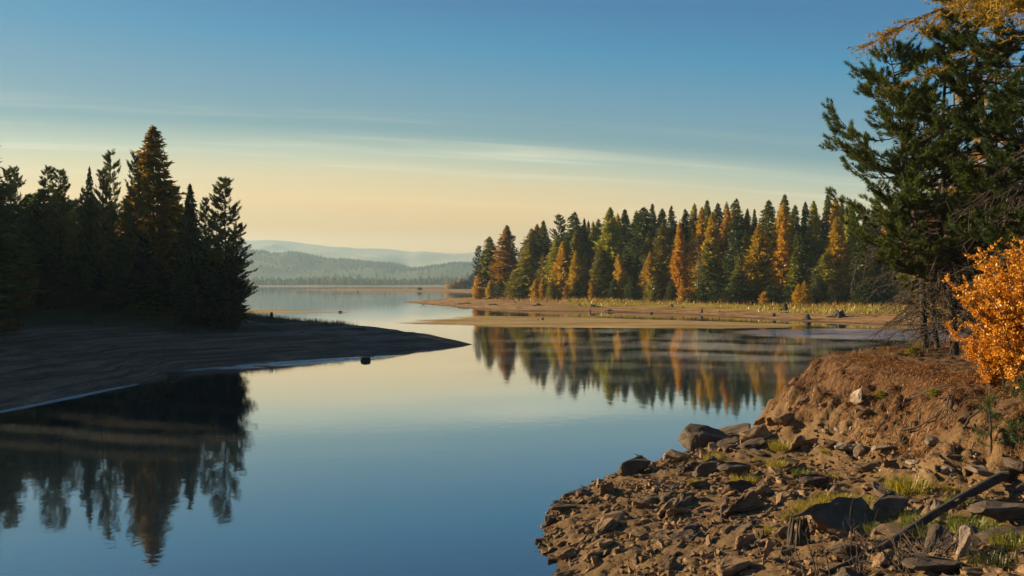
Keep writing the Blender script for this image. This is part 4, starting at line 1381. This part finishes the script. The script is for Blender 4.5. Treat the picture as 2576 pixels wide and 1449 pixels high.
for i, (pts, lab) in enumerate([([(3760, 1600), (3800, 1595), (3790, 1640), (3820, 1655), (3870, 1600), (3960, 1600), (4020, 1590)], "looped bare root sticking out high on the embankment"),
                                ([(3610, 1735), (3680, 1715), (3740, 1680), (3800, 1640)], "long dark root running down the middle of the embankment"),
                                ([(3250, 1560), (3290, 1568), (3330, 1572)], "short dark root at the embankment's left shoulder"),
                                ([(3650, 1600), (3690, 1585), (3730, 1565), (3830, 1545)], "thin dark root near the embankment's top"),
                                ([(3860, 1730), (3880, 1690), (3930, 1650), (3950, 1625)], "crooked root below the looped root")]):
    P3 = []
    for X, Y in pts:
        p = hit(X * .6289, Y * .6289, fore_h, 10, 30)
        P3.append(p + Vector((-.05, -.06, .05)))
    q = np.linspace(1, .4, len(P3))
    polyobj("root", MAT_BARK, [(np.array(P3), .028 * q)], lab, "root", "roots in the embankment")


# stones set in the embankment and thin roots hanging from it
for i, (X, Y, w_, lab) in enumerate([(2075, 1020, 20, "small brown stone in the embankment's left shoulder"), (2110, 1075, 26, "brown stone low in the embankment's left face"), (2230, 1075, 18, "little stone below the pale embedded rock"),
                                     (2290, 1040, 22, "brown stone in the middle of the embankment face"), (2345, 1110, 26, "stone sticking out low in the embankment's middle"), (2395, 1150, 30, "blocky stone at the embankment's lower edge, middle"),
                                     (2420, 1060, 20, "small stone under the looped root"), (2470, 1190, 34, "grey-brown stone in the embankment's lower right"), (2540, 1160, 36, "stone beside the cut-off pine sapling"), (2180, 1050, 20, "stone left of the brown embedded boulder")]):
    rock(X, Y, w_, w_ * .7, lab, [RK, RKP, RKD][i % 3], i % 5, random.uniform(0, 1.5), group="stones set in the embankment", sink=.6)
hr = []
r = np.random.default_rng(91)
for i in range(420):
    x, y = r.uniform(8.4, 13.5), r.uniform(13.5, 27)
    s_ = float(sdist(np.array([x]), np.array([y]), PLAT)[0])
    if not -.7 < s_ < .9: continue
    z = fz(x, y)
    L_ = r.uniform(.15, .6)
    q = np.linspace(0, 1, 5)
    dxr, dyr = r.normal(-.35, .3), r.normal(-.35, .3)
    P3 = np.stack([x + dxr * L_ * q, y + dyr * L_ * q, 0 * q], -1) + np.cumsum(r.normal(0, .025, (5, 3)), 0)
    P3[:, 2] = fore_h(P3[:, 0], P3[:, 1]) + .03 + .06 * np.sin(np.pi * q)
    hr.append(tube(P3, np.array([.011, .009, .007, .005, .002]), 3))
tag(link("rootlets", mesh("rootlets", *join(hr), MAT_TWIG)), "thin bare rootlets hanging out of the crumbling embankment", "roots", kind="stuff")


# ------------------------------------------------------------------ stumps, logs, driftwood
def stump(p, r0, h_, label, mat=MAT_WETWOOD, group="tree stumps on the shores", seed=0, roots=6, jag=.25, name="tree_stump"):
    r_ = np.random.default_rng(seed)
    k = 14
    an = np.arange(k) / k * 2 * np.pi
    rings = []
    prof = [(-.1, 1.9), (.05, 1.55), (.25, 1.1), (.6, .92), (1.0, .86)]
    lob = 1 + (.3 if roots else 0) * np.cos(an * 5 + r_.uniform(0, 6))
    if not roots: prof = [(-.3, 1.1), (.05, 1.05), (.4, 1.0), (.7, .97), (1.0, .93)]
    for q, rr in prof:
        w_ = rr * (1 + (lob - 1) * max(0, 1 - q * 1.6)) * (1 + r_.normal(0, .05, k))
        zz_ = np.full(k, q * h_)
        if q == 1.0: zz_ = zz_ + h_ * jag * r_.uniform(-1, 1, k)
        rings.append(np.stack([np.cos(an) * w_ * r0, np.sin(an) * w_ * r0, zz_], -1))
    inner = rings[-1] * [.72, .72, 1] - [0, 0, h_ * .12]
    rings.append(inner)
    V_ = np.concatenate(rings + [np.array([[0, 0, inner[:, 2].mean() - h_ * .08]])])
    i = np.arange(k); j = (i + 1) % k
    qs = [np.stack([i + s_ * k, j + s_ * k, j + (s_ + 1) * k, i + (s_ + 1) * k], -1) for s_ in range(len(rings) - 1)]
    c = len(V_) - 1
    last = (len(rings) - 1) * k
    qs.append(np.stack([i + last, j + last, np.full(k, c), np.full(k, c)], -1))
    Q = np.concatenate(qs)
    Tt = np.concatenate([Q[:, [0, 1, 2]], Q[:-k, [0, 2, 3]]])
    root = bpy.data.objects.new(name, None)
    COL.objects.link(root)
    root.location = p
    root.rotation_euler[2] = r_.uniform(0, 6)
    tag(root, label, "stump", group)
    link("stump_wood", mesh("stump_wood", V_, Tt, mat), root)
    if roots:
        for m in range(3):
            a_ = r_.uniform(0, 6.28)
            L_ = r0 * r_.uniform(2.2, 3.6)
            q = np.linspace(0, 1, 5)
            B = np.stack([np.cos(a_ + .4 * q) * L_ * (q * .8 + .3), np.sin(a_ + .4 * q) * L_ * (q * .8 + .3), h_ * .18 * (1 - q) ** 2 + r0 * .06], -1)
            link("root", mesh("root", *tube(B, r0 * .28 * (1 - q) + r0 * .05, 5), mat, True), root)
    return root


u3 = lambda x, y: (1132.2 + .2604 * x, 471.8 + .2604 * y)
u4 = lambda x, y: (1635.4 + .2604 * x, 471.8 + .2604 * y)
def rz(x, d): return float(right_h(np.array([x]), np.array([d]))[0])


ST = [(u3, 1037, 1090, 30, 24, "stump under the forest edge, left one of a close pair"), (u3, 1075, 1085, 22, 28, "stump under the forest edge, right one of a close pair"),
      (u3, 850, 1142, 66, 20, "low rooty stump on the sand below the olive trees"), (u3, 1250, 1145, 26, 20, "small pointed stump in the middle of the sand shore"),
      (u3, 1380, 1152, 70, 22, "wide flat stump with spread roots mid-shore"), (u3, 1355, 1218, 20, 34, "small pointed stump at the water's edge mid-shore"),
      (u3, 1545, 1190, 60, 12, "flat dark stump near the water right of the pointed one"), (u3, 1945, 1225, 42, 18, "dark stump at the waterline, centre of the right shore"),
      (u3, 630, 1113, 34, 10, "low stump on the left sand below the brown larch"), (u3, 1275, 1085, 40, 24, "mossy stump against the forest edge"),
      (u4, 1303, 1186, 74, 60, "biggest upright stump, in bright grass on the right shore"), (u4, 500, 1212, 32, 36, "small upright stump on the bare sand, right shore"),
      (u4, 672, 1204, 20, 14, "tiny stump right of the small upright stump"), (u4, 1195, 1245, 60, 24, "low broken stump near the water left of the pointed root stump"),
      (u4, 1325, 1213, 50, 14, "flat stump remnant below the biggest stump"), (u4, 1520, 1275, 76, 46, "pointed root stump at the waterline, right shore"),
      (u4, 1830, 1250, 130, 60, "huge rooty stump on the right end of the sand shore"), (u4, 210, 1150, 34, 24, "stump at the grass line, left part of the right shore"),
      (u4, 320, 1165, 28, 14, "little stump beside the grass line"), (u3, 430, 1135, 60, 12, "dark driftwood-like stump on the sand spit"), (u3, 120, 1128, 130, 12, "long low rotten stump on the sand spit")]
for i, (f_, x_, y_, w_, h_, lab) in enumerate(ST):
    X, Y = f_(x_, y_)
    p = hit(X, Y, right_h, 90, 260)
    s_ = .2604 / F * p.y
    stump(p + Vector((0, 0, -.03)), w_ * s_ / 3.0, h_ * s_ * 1.05, lab, seed=i, jag=.3)
for X, Y, w_, h_, lab in [(1365, 805.5, 8, 6.5, "small square stump standing on the mudflat"), (1353, 806, 5, 3, "tiny stump left of the square stump on the mudflat"),
                          (920, 908, 32, 9, "broad dark stump standing in the water off the left spit"), (440, 946, 44, 11, "wide dark stump in the water below the left bank"),
                          (900, 734, 4, 3, "tiny dark stump in the lake in front of the sandbar"), (856, 786, 13, 3.5, "low dark stump on the weed strip in the lake")]:
    x, d = W(X, Y)
    stump(Vector((x, d, -.02)), w_ / F * d / 2.6, h_ / F * d, lab, seed=int(X), roots=0, jag=.12)


def hit_left(X, Y): return hit(X, Y, left_h, 34, 90)


p = hit_left(683, 800)
stump(p, .14, .45, "small dark stump on the grassy crest of the left bank", seed=5, jag=.3)
# driftwood log on the spit
p = hit(900, 831, left_h, 50, 80)
q = np.linspace(0, 1, 7)
polyobj("driftwood_log", MAT_WETWOOD, [(np.stack([p.x - .65 + 1.25 * q, p.y + .1 * np.sin(q * 4), p.z + .1 + .03 * np.sin(q * 6)], -1), .085 * (1 - .35 * q)),
                                       (np.array([(p.x + .45, p.y, p.z + .1), (p.x + .66, p.y, p.z + .07), (p.x + .72, p.y - .03, p.z + .24)]), np.array([.06, .04, .02]))],
        "short driftwood log with upturned end on the left spit", "log", k=7)
# bare branches lying on the far sand
for X, Y, lab in [(1062, 770, "bare forked branch poking out of the water by the sand spit"), (1238, 745, "small forked snag on the sand below the leftmost trees"), (2095, 775, "pale fallen branch at the foot of the far right forest")]:
    p = hit(X, Y, right_h, 90, 260)
    s_ = p.y / 200
    polyobj("branch", MAT_TWIG, [(np.array([p, p + Vector((.8 * s_, 0, .9 * s_))]), np.array([.09, .03])), (np.array([p + Vector((.3 * s_, 0, .3 * s_)), p + Vector((-.6 * s_, 0, 1.0 * s_))]), np.array([.07, .02])),
                                 (np.array([p, p + Vector((1.6 * s_, 0, .25 * s_))]), np.array([.08, .02]))], lab, "branch", k=4)

# broken stump in the foreground
r = np.random.default_rng(77)
p = hit(2010, 1372, fore_h, 6, 20)
sc_ = p.y / F
root = bpy.data.objects.new("broken_stump", None)
COL.objects.link(root)
root.location = p + Vector((0, 0, -.05))
tag(root, "dark splintered upright stump left of the biggest slab", "stump")
for i in range(15):
    a_, rr = r.uniform(0, 6.28), r.uniform(.02, .13)
    h_ = r.uniform(45, 88) * sc_
    q = np.linspace(0, 1, 6)
    bx, by = rr * math.cos(a_), rr * math.sin(a_)
    B = np.stack([bx * (1.5 - .5 * q) + np.cumsum(r.normal(0, .006, 6)), by * (1.5 - .5 * q) + np.cumsum(r.normal(0, .006, 6)), h_ * q], -1)
    link("splinter", mesh("splinter", *tube(B, (.05 * (1 - q ** 2) + .006) * r.uniform(.6, 1.1), 5), MAT_WETWOOD), root)

# fallen log
pa = hit(2215, 1400, fore_h, 6, 20)
pb = hit(2520, 1222, fore_h, 6, 24)
A = np.array(pa) + [0, 0, .10]; B = np.array(pb) + [0, 0, .16]
q = np.linspace(0, 1, 12)[:, None]
C = A + (B - A) * q + np.cumsum(r.normal(0, .005, (12, 3)), 0)
C[:, 2] += .03 * np.sin(np.pi * q[:, 0])
root = bpy.data.objects.new("fallen_log", None)
COL.objects.link(root)
tag(root, "dark fallen log slanting up across the rocks at the lower right", "log")
link("log_wood", mesh("log_wood", *tube(C, .06 + .012 * np.sin(q[:, 0] * 9) * .5 + .025 * q[:, 0], 9), MAT_WOOD, True), root)
E = C[-1]
link("broken_end", mesh("broken_end", *tube(np.array([E, E + [.16, .05, .0], E + [.34, .05, -.07], E + [.42, .03, -.12]]), np.array([.085, .075, .04, .008]), 7), MAT_WOOD), root)
link("branch_stub", mesh("branch_stub", *tube(np.array([C[6], C[6] + [.05, -.12, .1]]), np.array([.03, .015]), 5), MAT_WOOD), root)
# second, thin pole low in the corner
pa = hit(2080, 1452, fore_h, 6, 20); pb = hit(2270, 1362, fore_h, 6, 20)
A = np.array(pa) + [0, 0, .06]; B = np.array(pb) + [0, 0, .1]
polyobj("dead_pole", MAT_WOOD, [(A + (B - A) * q + np.cumsum(r.normal(0, .006, (12, 3)), 0), np.linspace(.035, .02, 12))], "thin dead pole on the ground beneath the bare twigs", "pole", k=6)


# bare twiggy bushes at the bottom
def twigbush(X, Y, Hh, n_, seed, label, spread=.35):
    r_ = np.random.default_rng(seed)
    p_ = hit(X, Y, fore_h, 5.5, 20)
    L_ = []
    for i in range(n_):
        az = r_.uniform(0, 6.28)
        l = Hh * r_.uniform(.6, 1.1)
        q_ = np.linspace(0, 1, 7)
        b_ = np.stack([math.cos(az) * l * spread * q_, math.sin(az) * l * spread * q_, l * q_ * (1 - .12 * q_)], -1) + np.cumsum(r_.normal(0, .018 * l, (7, 3)), 0) + np.array([r_.normal(0, .08), r_.normal(0, .08), -.03])
        L_.append((b_, .0085 * (1 - q_) + .003))
        for j in range(6):
            s_ = r_.uniform(.25, .95)
            p0_ = np.array([np.interp(s_, q_, b_[:, c_]) for c_ in range(3)])
            d_ = r_.normal(0, 1, 3); d_[2] = abs(d_[2]) + .5; d_ /= np.linalg.norm(d_)
            l2 = l * r_.uniform(.12, .32)
            p1_ = p0_ + d_ * l2 * .5; p2_ = p0_ + d_ * l2 + r_.normal(0, .02, 3)
            L_.append((np.array([p0_, p1_, p2_]), np.array([.005, .0038, .002])))
    o_ = polyobj("bare_bush", MAT_TWIG, L_, label, "bush", "bare twiggy bushes at the bottom of the photo", k=3)
    o_.location = p_
    return o_


twigbush(2060, 1452, .75, 5, 1, "bare twigs left of the main twig bush, near the broken stump", .25)
twigbush(2150, 1450, 1.0, 9, 2, "main bare grey twig bush in front of the biggest slab", .35)
twigbush(2270, 1440, .55, 16, 3, "tangled low brown twigs under the fallen log", .9)
twigbush(2340, 1400, .45, 16, 4, "dark tangle of twigs right under the log's middle", 1.0)
twigbush(1985, 1440, .5, 4, 5, "few thin bare twigs at the bottom, left of the others", .3)


# ------------------------------------------------------------------ grass
def blades(n_, rad, h_, seed, curve=.5, wid=.006):
    r_ = np.random.default_rng(seed)
    a_, rr = r_.uniform(0, 6.28, n_), rad * np.sqrt(r_.random(n_))
    x_, y_ = rr * np.cos(a_), rr * np.sin(a_)
    az = a_ + r_.normal(0, .8, n_)
    l = h_ * r_.uniform(.45, 1.15, n_)
    c_ = curve * r_.uniform(.3, 1.3, n_)
    p = []
    for t_, zf in ((0, 0), (.5, .62), (1.0, .95)):
        out = l * c_ * t_ ** 2
        p.append(np.stack([x_ + np.cos(az) * out, y_ + np.sin(az) * out, l * zf * (1 - .35 * c_ * t_) - .02 * (t_ == 0)], -1))
    sd_ = np.stack([-np.sin(az), np.cos(az), 0 * az], -1) * wid
    V_ = np.stack([p[0] - sd_, p[0] + sd_, p[1] + sd_ * .8, p[1] - sd_ * .8, p[2]], 1).reshape(-1, 3)
    b_ = np.arange(n_)[:, None] * 5
    T_ = np.concatenate([b_ + [0, 1, 2], b_ + [0, 2, 3], b_ + [3, 2, 4]])
    return V_, T_


TUFT = [crown_mesh("grass_blades", blades(300, .26, .26, 60 + i, 1.0, wid=.0045), MAT_GRASS, 5) for i in range(3)]
TUFT.append(crown_mesh("grass_blades", blades(900, .65, .2, 70, 1.0, wid=.004), MAT_GRASS, 5))
YG, GG = (.30, .26, .03), (.15, .19, .028)
GR = [(1795, 1147, 1.0, 0, YG, "yellow-green tuft at the right foot of the largest boulder"), (1830, 1100, .7, 1, YG, "small tuft between the dark boulder and the sunlit slab"), (1888, 1078, .7, 2, GG, "green tuft behind the dark boulder on the crest"),
      (1870, 1208, 1.1, 1, YG, "tuft growing over a dark slab, middle of the stony slope"), (1850, 1165, .6, 0, YG, "small tuft above the long dark tilted slab"), (1965, 1120, 1.2, 2, YG, "dry yellow tuft on the crest left of the embankment"),
      (1955, 1165, 1.0, 0, YG, "yellow tuft just below the crest tuft"), (2015, 1187, .8, 1, GG, "little tuft in front of the flat slab"), (2130, 1262, 1.0, 3, YG, "big yellow-green grass patch above the biggest slab"),
      (2050, 1275, .75, 3, YG, "left end of the grass patch, sparse and yellow"), (2190, 1265, .7, 3, YG, "right part of the grass patch touching the dense tuft"), (2285, 1228, 1.6, 2, YG, "dense round tuft right of the grass patch"),
      (1990, 1300, .7, 0, YG, "sparse yellow grass above the broken stump"), (2310, 1315, 1.0, 1, GG, "tall thin green grass by the rock right of the biggest slab"), (2270, 1330, .8, 0, GG, "low green grass right of the biggest slab"),
      (2412, 1262, .9, 2, GG, "small tuft growing behind the fallen log"), (2450, 1335, 1.3, 0, GG, "bright green tuft below the fallen log"), (2555, 1375, 1.15, 1, (.2, .2, .025), "grass tuft at the lower right edge"),
      (2500, 1420, 1.1, 2, (.05, .06, .015), "dim shaded grass in the lower right corner"), (2265, 1205, .5, 0, GG, "lone short grass sprig on the dirt track"), (1940, 1330, .5, 1, YG, "tiny dry tuft left of the broken stump"),
      (1745, 1205, .5, 0, YG, "lone little tuft on the rubble left of the middle tuft"), (2095, 1195, .6, 1, YG, "small dry tuft beside the dirt track"), (2205, 1330, .7, 2, GG, "green tuft squeezed between the two biggest dark slabs"),
      (2390, 1225, .5, 0, YG, "tiny tuft below the embankment's foot, right part"), (2075, 1130, .5, 2, YG, "small tuft at the embankment's left foot"), (2345, 1345, .9, 1, GG, "green tuft under the middle of the fallen log"), (1905, 1150, .45, 1, YG, "little tuft between the crest slabs")]
for X, Y, s_, i, c, lab in GR:
    p = hit(X, Y + 10, fore_h, 5.5, 28)
    o = link("grass_tuft", TUFT[i], None, p)
    o.scale = (s_,) * 3
    o.rotation_euler[2] = X
    o.color = (*c, 1)
    tag(o, lab, "grass tuft", "grass tufts on the foreground shore")

# dry wisps on the crest
V, T = [], []
pr = []
for i in range(26):
    X = random.uniform(2130, 2420)
    d = random.uniform(24.5, 27.5)
    x = px(X, d)
    v_, t_ = blades(14, .2, .22, 100 + i, .7, .004)
    pr.append((v_ + [x, d, fz(x, d)], t_))
o = link("dry_grass", crown_mesh("dry_grass", join(pr), MAT_GRASS, 5)); o.color = (.2, .13, .04, 1)
tag(o, "dry wispy grass along the top edge of the embankment", "grass", kind="stuff")


def grass_field(name, col, xs_, ys_, hf, h_, label, k=1, wid=.02, r_=np.random.default_rng(8)):
    n_ = len(xs_)
    z_ = hf(xs_, ys_)
    az = r_.uniform(0, 6.28, n_)
    l = h_ * r_.uniform(.5, 1.3, n_)
    b0 = np.stack([xs_, ys_, z_ - .03], -1)
    sd_ = np.stack([np.cos(az), np.sin(az), 0 * az], -1) * wid
    tip = b0 + np.stack([r_.normal(0, .3, n_) * l, r_.normal(0, .3, n_) * l, l], -1)
    V_ = np.stack([b0 - sd_, b0 + sd_, tip], 1).reshape(-1, 3)
    o_ = link(name, crown_mesh(name, (V_, np.arange(3 * n_).reshape(-1, 3)), MAT_GRASS))
    o_.color = (*col, 1)
    tag(o_, label, "grass", kind="stuff")


r = np.random.default_rng(31)
n = 30000
x = r.uniform(-46, -12, n); y = r.uniform(36, 90, n)
s = sdist(x, y, LEFT)
k = (s + 7 * fbm(x * .16, y * .16, 3) > 12) & (r.random(n) < .9)
k |= (s > 5) & (x > -24) & (x < -15.5) & (y > 72) & (y < 82)
grass_field("bank_grass", (.05, .045, .016), x[k], y[k], left_h, .42, "shaded grass on the left bank below the trees")
n = 70000
x = r.uniform(-5, 120, n); y = r.uniform(95, 235, n)
s = sdist(x, y, RIGHT)
g = s + 9 * fbm(x * .07, y * .07, 3)
k = (g > 11) & (g < 28) & (r.random(n) < -.1 + 2.5 * (vnoise(x * .22, y * .22) + .3)) & (x > 12)
grass_field("shore_grass", (.27, .235, .028), x[k], y[k], right_h, .5, "bright yellow-green grass between the sand and the lakeside forest", wid=.11)
k = (s > 17) & (s < 30) & (r.random(n) < .35 + vnoise(x * .3, y * .3))
grass_field("forest_edge_brush", (.26, .15, .03), x[k], y[k], right_h, .9, "rusty low brush along the foot of the lakeside forest", wid=.09)

# pine saplings on the embankment
sap = pine(1.15, .42, 12, 801, .12, 26, .075, base=.15, dead=0, twigs=3, nwid=.045, thick=.01)
for X, Y, s_, lab in [(2492, 1150, 1.0, "small green pine sapling on the lower right embankment"), (2585, 1150, 1.25, "dark pine sapling cut by the right edge on the embankment")]:
    p = hit(X, Y, fore_h, 8, 26)
    root = bpy.data.objects.new("pine_sapling", None)
    COL.objects.link(root)
    root.location = p
    root.scale = (s_,) * 3
    tag(root, lab, "sapling", "pine saplings")
    o1 = link("crown", crown_mesh("sapling_crown", sap[0], MAT_NEEDLE), root); o1.color = (.05, .085, .02, 1)
    link("trunk", mesh("sapling_trunk", *sap[1], MAT_BARK, True), root)

# low leafy clumps (green and red leaved) on the shoulder of the embankment
for X, Y, w_, h_, c, lab in [(2215, 1010, 30, 26, "yellow-green", "yellow-green leafy clump on the embankment's left face"), (2300, 895, 40, 22, "olive", "olive leafy clump at the foot of the near pines"), (2350, 1000, 30, 20, "yellow-green", "small green clump right of the embedded pale rock")]:
    p = hit(X, Y, fore_h, 8, 30)
    tree("bush", c, p, h_ / F * p.y, w_ / F * p.y, lab, "leafy clumps on the embankment", "plant", name="leafy_clump", parts=False)

# ------------------------------------------------------------------ mist wisps over the water and the haze of the air
def ellipsoids(lst, seed):
    r_ = np.random.default_rng(seed)
    parts = []
    nu, nv = 14, 7
    for cx_, cy_, cz_, rx, ry, rz_, rot in lst:
        u = np.linspace(0, 2 * np.pi, nu, endpoint=False)
        v = np.linspace(-np.pi / 2, np.pi / 2, nv)
        U, Vv = np.meshgrid(u, v)
        P_ = np.stack([np.cos(Vv) * np.cos(U) * rx, np.cos(Vv) * np.sin(U) * ry, np.sin(Vv) * rz_], -1).reshape(-1, 3)
        c, s_ = math.cos(rot), math.sin(rot)
        P_ = P_ @ np.array([[c, s_, 0], [-s_, c, 0], [0, 0, 1]]) + [cx_, cy_, cz_]
        i = np.arange(nu); j = (i + 1) % nu
        parts.append((P_, np.concatenate([np.stack([i + a_ * nu, j + a_ * nu, j + (a_ + 1) * nu, i + (a_ + 1) * nu], -1) for a_ in range(nv - 1)])))
    return join(parts)


def volmat(name, dens, col, an=0.3):
    a_ = M(name)
    v_ = a_.node("ShaderNodeVolumePrincipled", {"Color": (*col, 1), "Density": dens, "Anisotropy": an})
    a_.l.new(v_.outputs[0], a_.out.inputs["Volume"])
    return a_.m


wis, wl_ = [], []
for i in range(34):
    X = random.uniform(1230, 2300); Y = random.uniform(838, 945)
    x, d = W(X, Y)
    wis.append((x, d, .42, random.uniform(2.0, 6), random.uniform(.6, 2.2), random.uniform(.08, .3), random.uniform(-.15, .15)))
for X, Y, w_, rt in [(130, 1018, 5.0, -.25), (330, 1030, 5, -.25), (520, 1050, 3.5, -.2), (150, 1065, 4.0, -.3), (380, 1090, 3.4, -.25), (60, 1100, 3, -.25), (330, 1125, 3, -.2), (540, 1128, 2, -.2)]:
    x, d = W(X, Y)
    wl_.append((x, d, .3, w_, .5, .14, rt))
mo = link("mist", mesh("mist", *ellipsoids(wis, 1), volmat("mist_air", .034, (1, .97, .93)), True))
mo2 = link("mist", mesh("mist", *ellipsoids(wl_, 2), volmat("thin_mist_air", .010, (1, .93, .82)), True))
tag(mo2, "faint streaks of mist over the dark reflection below the left bank", "mist", kind="stuff")
tag(mo, "thin wisps of morning mist drifting low over the still water", "mist", kind="stuff")

HB = (-5300, -260, -4.0, 5300, 5300, 285.0)
x0, y0, z0, x1, y1, z1 = HB
V = [(x0, y0, z0), (x1, y0, z0), (x1, y1, z0), (x0, y1, z0), (x0, y0, z1), (x1, y0, z1), (x1, y1, z1), (x0, y1, z1)]
Q = [(0, 3, 2, 1), (4, 5, 6, 7), (0, 1, 5, 4), (1, 2, 6, 5), (2, 3, 7, 6), (3, 0, 4, 7)]
hz = link("haze", mesh("haze", V, Q, volmat("haze_air", 1.4e-4, (.6, .86, 1.0), 0.2)))
hz["kind"] = "stuff"
